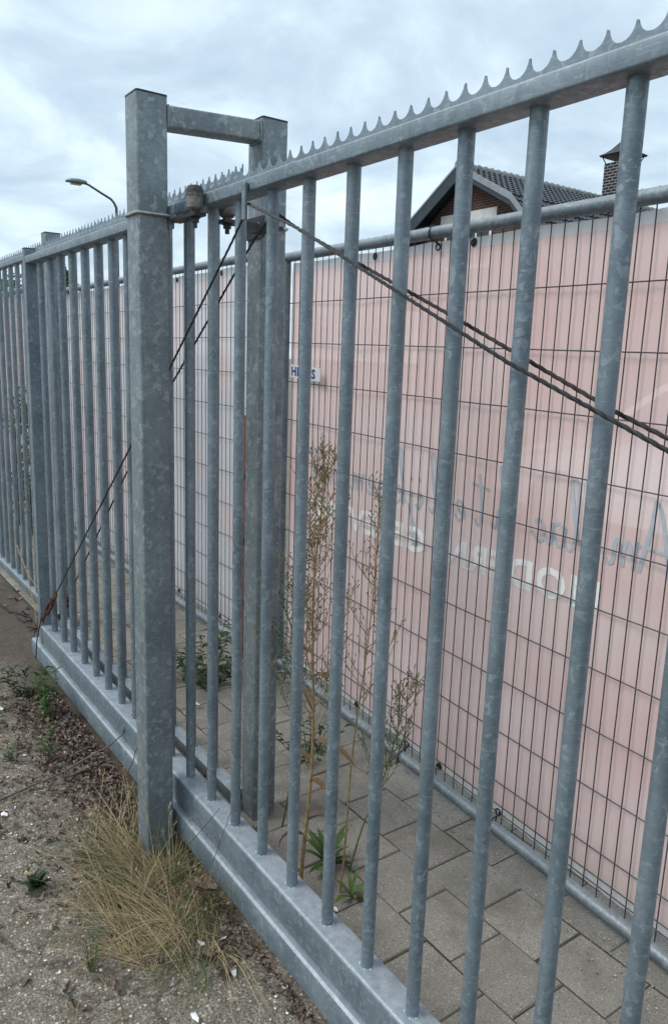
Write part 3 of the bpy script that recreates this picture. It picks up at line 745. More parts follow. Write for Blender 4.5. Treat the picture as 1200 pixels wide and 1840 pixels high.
# ------------------------------------------------------------------ house
HX, HY, HP = -15.55, 14.9, zz(5.03)
house = thing('brick_house', 'brick house with dark kinked gable roof, white window lintel and brick chimney behind the banner', 'house', (HX, HY, 0))
def brick_mat(name, c1, c2, mortar, bw, bh, ms, rot):
    m, t, p = mat(name)
    g = N(t, 'ShaderNodeNewGeometry'); sx = N(t, 'ShaderNodeSeparateXYZ'); L(t, g.outputs['Position'], sx.inputs[0])
    cb = N(t, 'ShaderNodeCombineXYZ'); L(t, math_(t, 'ADD', sx.outputs[0], sx.outputs[1]), cb.inputs[0]); L(t, sx.outputs[2], cb.inputs[1])
    br = N(t, 'ShaderNodeTexBrick'); br.inputs['Scale'].default_value = 1; br.inputs['Brick Width'].default_value = bw; br.inputs['Row Height'].default_value = bh
    br.inputs['Mortar Size'].default_value = ms; br.inputs['Color1'].default_value = (*c1, 1); br.inputs['Color2'].default_value = (*c2, 1); br.inputs['Mortar'].default_value = (*mortar, 1)
    L(t, cb.outputs[0], br.inputs['Vector'])
    n = noise_(t, g.outputs['Position'], 6, 4); c = mixc(t, .35, br.outputs[0], mixc(t, 1.0, br.outputs[0], ramp(t, n, [(.3, (.4, .4, .4)), (.7, (1.2, 1.1, 1))]), 'MULTIPLY'))
    L(t, c, p.inputs['Base Color']); p.inputs['Roughness'].default_value = .9; bump(t, p, br.outputs['Fac'], -.5, .01)
    return m
M['brick'] = brick_mat('red brown brick', (.050, .020, .016), (.10, .038, .028), (.12, .105, .095), .22, .068, .010, 0)
M['chbrick'] = brick_mat('dark chimney brick', (.012, .010, .012), (.022, .017, .018), (.30, .30, .30), .20, .083, .010, 0)
M['tile'] = plain('dark glazed roof tile', (.040, .043, .052), .36, 0, .3, 8, .1)
M['ridge'] = plain('grey green ridge tile', (.22, .25, .24), .6, 0, .35, 6)
M['fascia'] = plain('dark blue grey boards', (.018, .030, .042), .55, 0, .2, 5)
M['trim'] = plain('light grey verge trim', (.24, .26, .28), .5, 0, .2, 5)
M['white'] = plain('white paintwork', (.62, .62, .60), .6, 0, .12, 5)
M['glass'] = plain('window glass', (.03, .035, .04), .08, 0, .1, 3, 0)
# roof section (x offset, z above camera): asymmetric kinked profile
prof = [(-2.02, 1.60), (-1.80, 3.86), (0, 5.03), (1.92, 4.03), (2.52, 3.42), (3.9, 1.7)]
YF, YB = 14.65, 30.0
wallp = [(-1.62, -1.55), (-1.62, 3.72), (0, 4.86), (1.84, 3.93), (2.34, 3.38), (3.6, 1.8), (3.6, -1.55)]
b = MB(); V = [(HX + px_, YF + .45, zz(pz)) for px_, pz in wallp] + [(HX + px_, YB, zz(pz)) for px_, pz in wallp]; n = len(wallp)
b.add(V, [(i, (i + 1) % n, n + (i + 1) % n, n + i) for i in range(n)] + [tuple(range(n))[::-1], tuple(range(n, 2 * n))], 0, False); b.build('wall', M['brick'], house)
# pantiled slopes
def slope(p0, p1, name_):
    b = MB(); (xa, za), (xb, zb) = p0, p1   # lower -> upper
    Ls = math.hypot(xb - xa, zb - za); rows_ = max(2, round(Ls / .235)); TW = .20; cols = int((YB - YF) / TW)
    tx, tz = (xb - xa) / Ls, (zb - za) / Ls; nx_, nz_ = -tz * (1 if xb > xa else -1), abs(tx)
    nx_ = (-tz if xb > xa else tz)
    for rr in range(rows_):
        for e in (0, 1):
            pass
    V = []; F = []; sub = 6; W_ = cols * sub + 1
    for rr in range(rows_):
        for e in (0, 1):
            s = Ls * (rr + e) / rows_ + (-.03 if e == 0 else 0.0)
            lift = .045 if e == 0 else .012
            for i in range(W_):
                y = YF + .02 + i * TW / sub; ph = (i % sub) / sub
                hgt = lift + .030 * (math.sin(2 * math.pi * ph) * .5 + .5)
                V.append((HX + xa + tx * s + nx_ * hgt, y, zz(za + tz * s + nz_ * hgt)))
        o = rr * 2 * W_
        for i in range(W_ - 1): F.append((o + i, o + i + 1, o + W_ + i + 1, o + W_ + i))
        # front edge (thickness) of the course
        o2 = len(V)
        V += [(v[0] - nx_ * .03, v[1], v[2] - nz_ * .03) for v in V[o:o + W_]]
        for i in range(W_ - 1): F.append((o2 + i, o2 + i + 1, o + i + 1, o + i))
        # fix indexing: keep rows uniform by appending after
        if rr < rows_ - 1:
            pass
        b.add(V, F); V = []; F = []
    return b
def slope_fix(p0, p1):
    b = MB(); (xa, za), (xb, zb) = p0, p1
    Ls = math.hypot(xb - xa, zb - za); rows_ = max(2, round(Ls / .235)); TW = .20; cols = int((YB - YF) / TW); sub = 6; W_ = cols * sub + 1
    tx, tz = (xb - xa) / Ls, (zb - za) / Ls
    nx_, nz_ = (-tz, tx) if tx > 0 else (tz, -tx)
    for rr in range(rows_):
        V = []
        for e in (0, 1):
            s = Ls * (rr + e) / rows_ + (-.035 if e == 0 else 0.0); lift = .050 if e == 0 else .012
            for i in range(W_):
                y = YF + .02 + i * TW / sub; ph = (i % sub) / sub
                hgt = lift + .032 * (math.sin(2 * math.pi * ph) * .5 + .5)
                V.append((HX + xa + tx * s + nx_ * hgt, y, zz(za + tz * s + nz_ * hgt)))
        V += [(v[0] - nx_ * .035, v[1], v[2] - nz_ * .035) for v in V[:W_]]
        F = [(i, i + 1, W_ + i + 1, W_ + i) for i in range(W_ - 1)] + [(2 * W_ + i, 2 * W_ + i + 1, i + 1, i) for i in range(W_ - 1)]
        b.add(V, F)
    return b
b = MB()
V = [(HX + px_, YF, zz(pz)) for px_, pz in prof] + [(HX + px_, YB, zz(pz)) for px_, pz in prof] + [(HX + px_, YF, zz(pz - .14)) for px_, pz in prof] + [(HX + px_, YB, zz(pz - .14)) for px_, pz in prof]; n = len(prof)
F = []
for i in range(n - 1): F += [(i, i + 1, n + i + 1, n + i), (2 * n + i, 3 * n + i, 3 * n + i + 1, 2 * n + i + 1), (i, 2 * n + i, 2 * n + i + 1, i + 1), (n + i, n + i + 1, 3 * n + i + 1, 3 * n + i)]
b.add(V, F, 0, False); roof = b.build('roof', M['fascia'], house)
tb = MB()
for p0, p1 in ((prof[3], prof[2]), (prof[4], prof[3]), (prof[5], prof[4]), (prof[1], prof[2])):
    s_ = slope_fix(p0, p1); tb.add(s_.v, s_.f)
tb.build('roof_tiles', M['tile'], roof, 50)
b = MB(); y = YF
while y < YB - .2:
    b.tube([(HX, y, zz(5.06)), (HX, y + .245, zz(5.052))], [.098, .086], 12); b.tube([(HX, y - .012, zz(5.06)), (HX, y + .03, zz(5.06))], .112, 12); y += .245
b.build('ridge_tiles', M['ridge'], roof)
# barge boards (deep dark) and light verge trim
def barge(pts, dz0, dz1, ya, yb, m, nm):
    b = MB()
    for (xa, za), (xb, zb) in zip(pts[:-1], pts[1:]):
        V = [(HX + x_, yy, zz(z_ + dd)) for yy in (ya, yb) for (x_, z_, dd) in ((xa, za, dz0), (xb, zb, dz0), (xb, zb, dz1), (xa, za, dz1))]
        b.add(V, [(0, 3, 2, 1), (4, 5, 6, 7), (0, 1, 5, 4), (1, 2, 6, 5), (2, 3, 7, 6), (3, 0, 4, 7)], 0, False)
    b.build(nm, m, roof)
barge([(-1.82, 3.87), (0, 5.05)], -.40, -.045, YF - .035, YF - .003, M['fascia'], 'barge_board')
barge([(-2.02, 1.60), (-1.82, 3.87)], -.35, .0, YF - .034, YF - .004, M['fascia'], 'barge_board')
barge([(0, 5.05), (1.92, 4.05), (2.52, 3.44), (3.9, 1.72)], -.24, -.125, YF - .035, YF - .003, M['fascia'], 'barge_board')
barge([(-1.82, 3.87), (0, 5.05)], -.045, .012, YF - .05, YF - .003, M['trim'], 'verge_trim')
barge([(0, 5.05), (1.92, 4.05), (2.52, 3.44), (3.9, 1.72)], -.115, .045, YF - .05, YF - .003, M['trim'], 'verge_trim')
# window with white lintel
wy = YF + .45
b = MB(); b.box(HX - .98, HX + 1.08, wy - .035, wy + .05, zz(3.73), zz(3.95)); b.build('lintel', M['white'], house)
b = MB(); b.box(HX - 1.62, HX - 1.2, wy - .30, wy + .05, zz(3.52), zz(3.68)); b.build('bracket', M['white'], house)
wn = MB()
for (xa, xb, za, zb) in ((-.80, -.72, 2.5, 3.70), (.86, .94, 2.5, 3.70), (-.72, .86, 3.60, 3.70), (-.72, .86, 2.5, 2.58), (-.14, -.08, 2.58, 3.60), (.36, .42, 2.58, 3.60)):
    wn.box(HX + xa, HX + xb, wy - .028, wy + .03, zz(za), zz(zb))
wf = wn.build('window_frame', M['white'], house)
b = MB(); b.box(HX - .72, HX + .86, wy - .010, wy + .01, zz(2.58), zz(3.60)); b.build('pane', M['glass'], wf)
# chimney
cx, cy = -14.85, 20.55
b = MB(); b.box(cx - .36, cx + .36, cy - .36, cy + .36, zz(3.6), zz(5.92)); ch = b.build('chimney', M['chbrick'], house)
b = MB(); n = 4; prf = [(.66, .12), (.50, .19), (.34, .29), (.18, .44), (.05, .56), (.01, .56)]
V = []
for r_, z_ in prf: V += [(cx + r_ * .74 * sx_, cy + r_ * .74 * sy_, zz(6.02 + z_)) for sx_, sy_ in ((-1, -1), (1, -1), (1, 1), (-1, 1))]
V += [(cx + .62 * .74 * sx_, cy + .62 * .74 * sy_, zz(6.10)) for sx_, sy_ in ((-1, -1), (1, -1), (1, 1), (-1, 1))]
F = [(i * 4 + j, i * 4 + (j + 1) % 4, i * 4 + 4 + (j + 1) % 4, i * 4 + 4 + j) for i in range(5) for j in range(4)] + [(24 + j, 24 + (j + 1) % 4, (j + 1) % 4, j) for j in range(4)] + [(27, 26, 25, 24)]
b.add(V, F, 0, False)
for sx_ in (-1, 1):
    for sy_ in (-1, 1): b.tube([(cx + .33 * sx_, cy + .33 * sy_, zz(5.90)), (cx + .42 * sx_, cy + .42 * sy_, zz(6.13))], .016, 6)
b.build('chimney_cowl', M['dark_steel'], ch)
b = MB(); b.tube([(HX + .5, 24.5, zz(4.2)), (HX + .5, 24.5, zz(5.25))], .025, 8); b.build('vent_pipe', M['dark_steel'], roof)

# ------------------------------------------------------------------ parked car behind the banner
car = thing('parked_car', 'white parked hatchback, only a faint pale shape through the near pink banner', 'car', (-3.3, 6.6, 0))
def carx(pr, ya, yb, ta, m, nm, par):
    b = MB(); n = len(pr); V = [(-5.3 + x, ya + ta * max(0, z - .95), z) for x, z in pr] + [(-5.3 + x, yb - ta * max(0, z - .95), z) for x, z in pr]
    b.add(V, [(i, (i + 1) % n, n + (i + 1) % n, n + i) for i in range(n)] + [tuple(range(n))[::-1], tuple(range(n, 2 * n))], 0, False); return b.build(nm, m, par)
M['carpaint'] = plain('white car paint', (.78, .79, .80), .2, 0, .03, 3, 0)
body = carx([(0, .35), (.02, .62), (.10, .74), (.75, .88), (1.05, .95), (1.65, 1.44), (1.95, 1.53), (3.1, 1.53), (3.6, 1.40), (3.95, 1.0), (4.05, .80), (4.08, .35), (3.6, .24), (.4, .24)], 5.75, 7.5, .28, M['carpaint'], 'body', car)
carx([(1.22, 1.0), (1.70, 1.39), (1.98, 1.46), (2.32, 1.46), (2.32, 1.0)], 5.735, 7.515, .28, M['glass'], 'side_window', car)
carx([(2.40, 1.0), (2.40, 1.46), (3.05, 1.46), (3.45, 1.36), (3.62, 1.0)], 5.735, 7.515, .28, M['glass'], 'side_window', car)
b = MB(); b.box(-5.31, -5.26, 5.85, 6.15, .62, .74); b.build('headlight', M['glass'], car)
b = MB(); b.box(-5.31, -5.26, 7.1, 7.4, .62, .74); b.build('headlight', M['glass'], car)
for wx in (.78, 3.25):
    for wy_ in (5.74, 7.33):
        b = MB(); b.tube([(-5.3 + wx, wy_, .31), (-5.3 + wx, wy_ + .2, .31)], .31, 24); wo = b.build('wheel', M['black'], car)
        b = MB(); b.tube([(-5.3 + wx, wy_ - .006, .31), (-5.3 + wx, wy_ + .206, .31)], .19, 20); b.build('rim', M['bright_steel'], wo)

# ------------------------------------------------------------------ street lamp
lamp = thing('street_lamp', 'slim street lamp with curved arm and flat green-grey head, against the sky behind the spikes', 'street lamp', (-23.55, 8.46, 0))
b = MB(); px_, py_ = -23.55, 8.46
b.tube([(px_, py_, 0), (px_, py_, zz(4.0)), (px_, py_, zz(4.22)), (px_ - .02, py_ - .06, zz(4.36)), (px_ - .04, py_ - .15, zz(4.46)), (px_ - .10, py_ - .44, zz(4.61)), (px_ - .18, py_ - .76, zz(4.79)), (px_ - .19, py_ - .84, zz(4.81))], [.06, .045, .04, .034, .034, .032, .03, .03], 10); b.build('pole', plain('grey lamp pole', (.06, .065, .07), .6), lamp)
b = MB(); V = []; sec = [(-.80, .05, .03), (-.83, .10, .075), (-1.04, .15, .10), (-1.22, .15, .085), (-1.34, .09, .04), (-1.38, .02, .01)]
for dy_, hw, hh in sec:
    k2 = dy_ / -1.0
    for i in range(12):
        a = 2 * math.pi * i / 12; zz_ = hh * math.sin(a) if math.sin(a) > 0 else .035 * math.sin(a)
        V.append((px_ - .235 * k2 + hw * math.cos(a), py_ + dy_, zz(4.82 + .03 * (k2 - .8)) + zz_))
b.add(V, [(i * 12 + j, i * 12 + (j + 1) % 12, i * 12 + 12 + (j + 1) % 12, i * 12 + 12 + j) for i in range(len(sec) - 1) for j in range(12)] + [tuple(range(12))[::-1], tuple(range(60, 72))])
hd = b.build('lamp_head', plain('green grey lamp hood', (.12, .16, .145), .5), lamp)
b = MB(); b.box(px_ - .45, px_ - .30, py_ - 1.22, py_ - .92, zz(4.775), zz(4.80)); b.build('lamp_glass', plain('lamp glass', (.45, .47, .46), .3), hd)

# ------------------------------------------------------------------ trees and shrubs behind
def leaf_cloud(b, c, rad, n, size, seed=0, flat=.55):
    rnd = random.Random(seed); c = Vector(c)
    for _ in range(n):
        while True:
            p = Vector((rnd.uniform(-1, 1), rnd.uniform(-1, 1), rnd.uniform(-1, 1)))
            if p.length <= 1 and noise.noise(p * 2.3 + Vector((seed, 0, 0))) > -.12 and rnd.random() < .25 + p.length: break
        q = c + Vector((p.x * rad[0], p.y * rad[1], p.z * rad[2])); s = size * rnd.uniform(.6, 1.3)
        d = Vector((rnd.gauss(0, 1), rnd.gauss(0, 1), rnd.gauss(0, .7))).normalized(); sd = Vector((rnd.gauss(0, 1), rnd.gauss(0, 1), rnd.gauss(0, 1)))
        b.ribbon([q, q + d * s * .5, q + d * s + Vector((0, 0, -.2 * s))], [s * .15, s * flat, .01 * s], sd)
def tree(x, y, h, r, label, seed):
    t = thing('tree', label, 'tree', (x, y, 0)); b = MB()
    b.tube([(x, y, -.05), (x + .05, y, h * .3), (x - .04, y + .05, h * .6), (x, y, h * .9)], [.14, .11, .07, .02], 9)
    rnd = random.Random(seed)
    for k in range(9):
        z = h * rnd.uniform(.3, .7); a = rnd.uniform(0, 6.28); b.tube([(x, y, z), (x + math.cos(a) * r * .4, y + math.sin(a) * r * .4, z + h * .12), (x + math.cos(a) * r * .8, y + math.sin(a) * r * .8, z + h * .2)], [.045, .03, .01], 6)
    b.build('trunk', M['twig'], t)
    b = MB()
    for k in range(9):
        a = rnd.uniform(0, 6.28); q = rnd.uniform(0, .65) * r
        leaf_cloud(b, (x + math.cos(a) * q, y + math.sin(a) * q, h * rnd.uniform(.48, .9)), (r * .45, r * .45, h * .15), 330, .13, seed * 20 + k)
    b.build('crown', M['green'], t)
tree(-18.3, 5.15, 3.6, .75, 'leafy green tree peeping over the middle mesh panel between the gate bars', 3)
tree(-26.5, 5.1, 4.2, 1.6, 'distant green tree top at the far left above the bar fence', 5)
iv = thing('climbing_shrub', 'sparse green climber growing over the farthest pink banner, seen through the bars', 'shrub', (-7.0, 1.62, 0))
b = MB(); rnd = random.Random(3)
for k in range(12):
    x_ = -7.3 + rnd.uniform(0, .9); pts = [(x_, 1.60 + rnd.uniform(-.05, .08), 0)]
    for i in range(1, 8): pts.append((pts[-1][0] + rnd.uniform(-.07, .07), pts[-1][1] + rnd.uniform(-.02, .02), i * .17))
    b.tube(pts, [.008 - .0009 * i for i in range(8)], 5)
b.build('stem', M['redstem'], iv)
b = MB()
for k in range(18): leaf_cloud(b, (-7.3 + rnd.uniform(0, .9), 1.62, .1 + rnd.uniform(0, 1.1)), (.16, .09, .13), 50, .05, 50 + k)
b.build('foliage', M['green'], iv)
mk = thing('marker_pole', 'slim dark pole with red top at the far left edge, seen between two bars', 'pole', (-8.9, 2.35, 0))
b = MB(); b.tube([(-8.9, 2.35, 0), (-8.9, 2.35, 2.25)], .018, 8); b.build('pole', M['dark_steel'], mk)
b = MB(); b.tube([(-8.9, 2.35, 2.18), (-8.9, 2.35, 2.45)], .035, 10); b.build('sleeve', M['red'], mk)

# ------------------------------------------------------------------ plants
def blade(b, base, az, tilt, ln, w_, mi=0, curl=1.0, seg=6):
    p = Vector(base); pts = [p.copy()]; t = tilt; h = Vector((math.cos(az), math.sin(az), 0))
    for i in range(seg):
        p = p + (h * math.sin(t) + Vector((0, 0, 1)) * math.cos(t)) * ln / seg; t += curl * U(.08, .26)
        t = min(t, 1.75)
        if p.z < .008: p.z = .008 + U(0, .01)
        pts.append(p.copy())
    b.ribbon(pts, [w_ * (1 - .12 * i) if i < seg else w_ * .05 for i in range(seg + 1)], (-math.sin(az), math.cos(az), U(-.3, .3)), mi, .15)
    return pts
def seedhead(b, pts, mi):
    p = pts[-1]
    for i in range(9):
        q = pts[-2].lerp(p, i / 8.0); a = U(0, 6.28); d = Vector((math.cos(a) * .5, math.sin(a) * .5, .6)) * U(.008, .016)
        b.ribbon([q, q + d * .5, q + d], [.0008, .0028, .0004], (1, U(-1, 1), 0), mi)
grass = thing('grass_tuft', 'big sprawling tuft of dry straw-coloured grass at the foot of the front gate post', 'grass', (-1.95, .80, 0))
b = MB()
def tuftb(b, cx, cy, sx_, sy_, n, lo, hi, az0, azs, tl, th, w0, w1, mi, curl=1.0, sh=.0):
    for _ in range(n):
        az = az0 + random.gauss(0, azs); p = blade(b, (cx + random.gauss(0, sx_), cy + random.gauss(0, sy_), 0), az, U(tl, th), U(lo, hi), U(w0, w1), mi, curl)
        if random.random() < sh: seedhead(b, p, 0)
# main mass between post and beam, falling outwards to the left and towards the camera
def fan(cx, cy, az, azs, n, lo, hi, tl, th, mi, curl=.7, sh=.1, spread=.02):
    tuftb(b, cx, cy, spread, spread, n, lo, hi, az, azs, tl, th, .0014, .0030, mi, curl, sh)
for k in range(22):      # separate bunches, most of them lodged flat, crossing each other
    cx = -1.86 + random.gauss(0, .14); cy = .725 + random.gauss(0, .06)
    az = R(205) + random.gauss(0, .85); fan(cx, cy, az, .6, 11, .14, .34, 1.12, 1.46, 0, .35, .06)
for k in range(9):
    fan(-1.97 + random.gauss(0, .06), .76 + random.gauss(0, .03), R(190) + random.gauss(0, .9), .35, 12, .14, .32, .8, 1.25, 0, .6, .3)
for k in range(10):
    fan(-1.78 + random.gauss(0, .10), .77 + random.gauss(0, .05), U(0, 6.28), .6, 13, .08, .24, .5, 1.3, 0, 1.0, .05)
for k in range(26):
    fan(-1.88 + random.gauss(0, .17), .73 + random.gauss(0, .07), R(215) + random.gauss(0, 1.6), .5, 20, .08, .27, .7, 1.4, 1, .8, 0)
for k in range(7):
    fan(-1.66 + random.gauss(0, .05), .66 + random.gauss(0, .05), R(190) + random.gauss(0, .3), .14, 15, .22, .42, 1.28, 1.46, 0, .2, .08, .015)
fan(-1.66, .76, R(200), .12, 30, .28, .46, 1.25, 1.42, 0, .25, .05, .012)
fan(-1.90, .72, R(192), .12, 24, .26, .44, 1.2, 1.42, 0, .2, .05, .02)
fan(-2.04, .70, R(168), .35, 24, .24, .42, 1.0, 1.35, 0, .4, .6, .05)
fan(-2.12, .74, R(150), .4, 18, .22, .36, .9, 1.25, 0, .4, .6, .05)
fan(-1.93, .775, R(285), 1.2, 22, .14, .32, .0, .35, 0, .5, .6, .03)
fan(-1.86, .80, R(300), 1.2, 22, .12, .26, .0, .45, 1, .6, 0, .03)
fan(-1.70, .84, R(320), .8, 36, .18, .36, .05, .5, 1, .8, .1, .03)
fan(-1.68, .84, R(300), .8, 24, .14, .30, .05, .5, 0, .8, .1, .03)
fan(-1.56, .80, R(-15), .35, 14, .25, .36, .5, .8, 0, 1.6, .05, .012)
tuftb(b, -1.86, .72, .16, .08, 380, .05, .18, R(200), 3, 1.25, 1.56, .0012, .0028, 0, .5)
tuftb(b, -1.86, .72, .14, .07, 420, .04, .12, R(200), 3, 1.0, 1.56, .0014, .0030, 2, .5)
b.build('blades', [M['straw'], M['grassgreen'], M['deadleaf']], grass)

def rosette(name, x, y, n, ln, wd, label, m, tl=.5, th=1.2, cat='plant', group=None):
    t = thing(name, label, cat, (x, y, 0), group); b = MB()
    for i in range(n):
        az = i * 2.4 + U(-.3, .3); L2 = ln * U(.6, 1.1); p = Vector((x, y, .012)); pts = [p.copy()]; tt = U(tl, th); h = Vector((math.cos(az), math.sin(az), 0))
        for k in range(6):
            p = p + (h * math.sin(tt) + Vector((0, 0, 1)) * math.cos(tt)) * L2 / 6; tt += .12; p.z = max(p.z, .014); pts.append(p.copy())
        b.ribbon(pts, [wd * q for q in (.25, .55, .85, 1, .9, .6, .05)], (-math.sin(az), math.cos(az), 0), 0, .25)
    b.build('leaves', m, t); return t
rosette('leaf_rosette', -1.70, 1.235, 19, .135, .021, 'large dark green leaf rosette on the pavers beside the tall dry weed', M['green'], .2, 1.1)
rosette('leaf_rosette', -1.55, 1.215, 12, .085, .012, 'small bright green leaf rosette on the pavers nearest the bottom rail', leafmat('bright leaf', [(.12, .20, .05), (.16, .25, .07)]), .3, 1.1)
rosette('leafy_weed', -2.085, .465, 34, .050, .016, 'low dark green weed in the gritty ground left of the dry grass', M['darkgreen'], .2, 1.2)

def tall_weed(x, y, h, label, lean, top, seed, spread=.2, n_br=26, dryleaf=True, mseed='seed', mstem='stem', tuftn=9, r0=.0055, size=1.0, zlo=.42):
    rnd = random.Random(seed); t = thing('tall_weed', label, 'weed', (x, y, 0)); b = MB(); pts = []
    for i in range(13):
        f = i / 12; pts.append(Vector((x + lean[0] * f + .012 * math.sin(f * 9 + seed), y + lean[1] * f + .008 * math.sin(f * 7), h * f)))
    b.tube(pts, [r0 * (1 - .75 * i / 12) for i in range(13)], 8); b.build('stem', M[mstem], t)
    tb_ = MB(); sb = MB()
    for k in range(n_br):
        f = zlo + (1 - zlo) * (k + rnd.random()) / n_br; q = f * 12; i = min(11, int(q)); p = pts[i].lerp(pts[i + 1], q - i)
        az = rnd.uniform(0, 6.28); ln = spread * (1.15 - f) / (1.15 - zlo) * rnd.uniform(.6, 1.25) + .03; tt = rnd.uniform(.45, .85); bp = [p.copy()]; hd_ = Vector((math.cos(az), math.sin(az), 0))
        for s_ in range(6):
            p = p + (hd_ * math.sin(tt) + Vector((0, 0, 1)) * math.cos(tt)) * ln / 6; tt -= .09; bp.append(p.copy())
        sb.tube(bp, [.0014 * size, .0013 * size, .0011 * size, .001 * size, .0009 * size, .0007 * size, .0005 * size], 4)
        for _ in range(tuftn):
            u = rnd.uniform(1.2, 6); j = min(5, int(u)); q0 = bp[j].lerp(bp[j + 1], u - j) if j < 6 else bp[-1]
            a2 = rnd.uniform(0, 6.28); d = Vector((math.cos(a2) * .6, math.sin(a2) * .6, .75)) * rnd.uniform(.010, .030) * size
            sb.tube([q0, q0 + d], [.0006, .0005], 3)
            e_ = q0 + d; s2 = rnd.uniform(.006, .010) * size
            tb_.tube([e_, e_ + d.normalized() * s2 * .5, e_ + d.normalized() * s2], [.0010, .0019, .0005], 5)
            if rnd.random() < .5:
                tb_.ribbon([q0, q0 + d * .4, q0 + d * .9 + Vector((0, 0, -.003))], [.0008, .0028, .0004], (rnd.gauss(0, 1), rnd.gauss(0, 1), 0))
    sb.build('branches', M[mstem], t); tb_.build('seed_heads', M[mseed], t)['kind'] = 'stuff'
    if dryleaf:
        lb = MB()
        for f, az, ln in ((.16, 4.2, .10), (.20, 1.2, .09), (.30, -.2, .14), (.34, 3.4, .10), (.40, .3, .16), (.47, 2.9, .12), (.55, .5, .10), (.60, 3.6, .07)):
            q = f * 12; i = int(q); p = pts[i].lerp(pts[i + 1], q - i); hd_ = Vector((math.cos(az), math.sin(az), 0)); tt = rnd.uniform(.9, 1.3); bp = [p.copy()]
            for s_ in range(6):
                p = p + (hd_ * math.sin(tt) + Vector((0, 0, 1)) * math.cos(tt)) * ln / 6; tt += rnd.uniform(.0, .30 if f > .25 else .6); bp.append(p.copy())
            lb = MB(); lb.ribbon(bp, [w_ * .022 for w_ in (.4, .9, 1, .9, .7, .45, .05)], (-math.sin(az), math.cos(az), .2), 0, .3)
            lb.build('withered_leaf', M['ochre'] if f > .25 else M['deadleaf'], t)
    return t
tall_weed(-1.632, 1.095, 1.28, 'tallest dry brown weed with seed heads, rising behind the gate bars', (.035, .01), None, 4, 0.25, 50, True, tuftn=19, r0=.0062)
tall_weed(-1.60, 1.20, 1.20, 'dry seeding weed leaning right beside the tallest weed', (.11, .02), None, 8, .20, 22, False, tuftn=9, r0=.0035, zlo=.5)
tall_weed(-1.95, 1.225, 1.0, 'olive green branching weed close to the rear gate post', (.06, .02), None, 12, .16, 30, False, mseed='darkgreen', mstem='greenstem', tuftn=11, r0=.0035)
tall_weed(-1.66, 1.28, .66, 'short grey-green flowering weed low behind the tallest weed', (.20, .05), None, 15, .17, 26, False, mseed='seed', mstem='greenstem', tuftn=12, r0=.003, zlo=.45)

def leafy(x, y, h, n, label, m, seed, rad=.05, size=.030, cat='weed', name='leafy_weed', ns=3):
    rnd = random.Random(seed); t = thing(name, label, cat, (x, y, 0)); b = MB(); lb = MB()
    for k in range(ns):
        lx, ly = rnd.uniform(-rad, rad), rnd.uniform(-rad, rad); pts = [Vector((x + lx * .3 + lx * i / 6, y + ly * .3 + ly * i / 6, h * rnd.uniform(.95, 1) * i / 6)) for i in range(7)]
        b.tube(pts, [.0018, .0017, .0016, .0014, .0012, .001, .0007], 5)
        for j in range(n // ns):
            q = rnd.uniform(.3, 6); i = min(5, int(q)); p = pts[i].lerp(pts[i + 1], q - i); az = rnd.uniform(0, 6.28); s = size * rnd.uniform(.5, 1.2); d = Vector((math.cos(az), math.sin(az), rnd.uniform(-.1, .7))).normalized()
            lb.ribbon([p, p + d * s * .45, p + d * s + Vector((0, 0, -.12 * s))], [s * .1, s * .38, s * .03], (-math.sin(az), math.cos(az), rnd.uniform(-.4, .4)), 0, .2)
    b.build('stems', M['greenstem'], t); lb.build('leaves', m, t); return t
leafy(-3.14, .790, .24, 190, 'feathery green weed growing against the end of the bottom beam', M['green'], 5, .05, .035, ns=5)
leafy(-3.42, .755, .14, 130, 'bushy dark green weed left of the beam end', M['darkgreen'], 6, .07, .04, ns=6)
leafy(-2.80, .690, .14, 40, 'small upright green weed among the dead leaves', M['green'], 7, .02, .035, ns=2)
leafy(-3.18, .560, .10, 45, 'green weed at the left edge of the photo above the leaf litter', M['green'], 9, .05, .035, ns=4)
leafy(-2.88, .570, .07, 24, 'tiny green seedling in the soil below the left edge weed', M['green'], 10, .02, .03, ns=2)
leafy(-3.15, 1.52, .20, 420, 'dense dark green clump of weeds on the paving behind the fixed fence', M['darkgreen'], 11, .20, .045, ns=26)
leafy(-3.0, 1.70, .13, 120, 'low fringe of dark green weeds under the middle mesh panel', M['darkgreen'], 12, .16, .035, ns=14)
leafy(-2.28, 1.55, .16, 130, 'green weed patch under the bottom tube behind the rear post', M['darkgreen'], 13, .13, .035, ns=12)
leafy(-1.70, .505, .11, 60, 'spindly yellow-green weed in the gritty ground before the dry grass', M['grassgreen'], 14, .03, .014, ns=6)
leafy(-3.6, 1.45, .16, 60, 'loose green weed behind the gate, left of the dense clump', M['green'], 17, .1, .04, ns=8)
t = thing('yellow_flower', 'tiny yellow flower beside the low dark green weed', 'flower', (-2.12, .447, 0)); b = MB(); b.tube([(-2.10, .455, .0), (-2.118, .448, .045)], .0008, 5); b.build('stem', M['greenstem'], t)
b = MB()
for i in range(8): a = i * .785; b.ribbon([(-2.118, .448, .045), (-2.118 + .005 * math.cos(a), .448 + .003 * math.sin(a), .048), (-2.118 + .005 * math.cos(a), .448 + .005 * math.sin(a), .046)], [.0008, .0024, .0008], (-math.sin(a), math.cos(a), 0))
b.build('petals', M['yellow'], t)

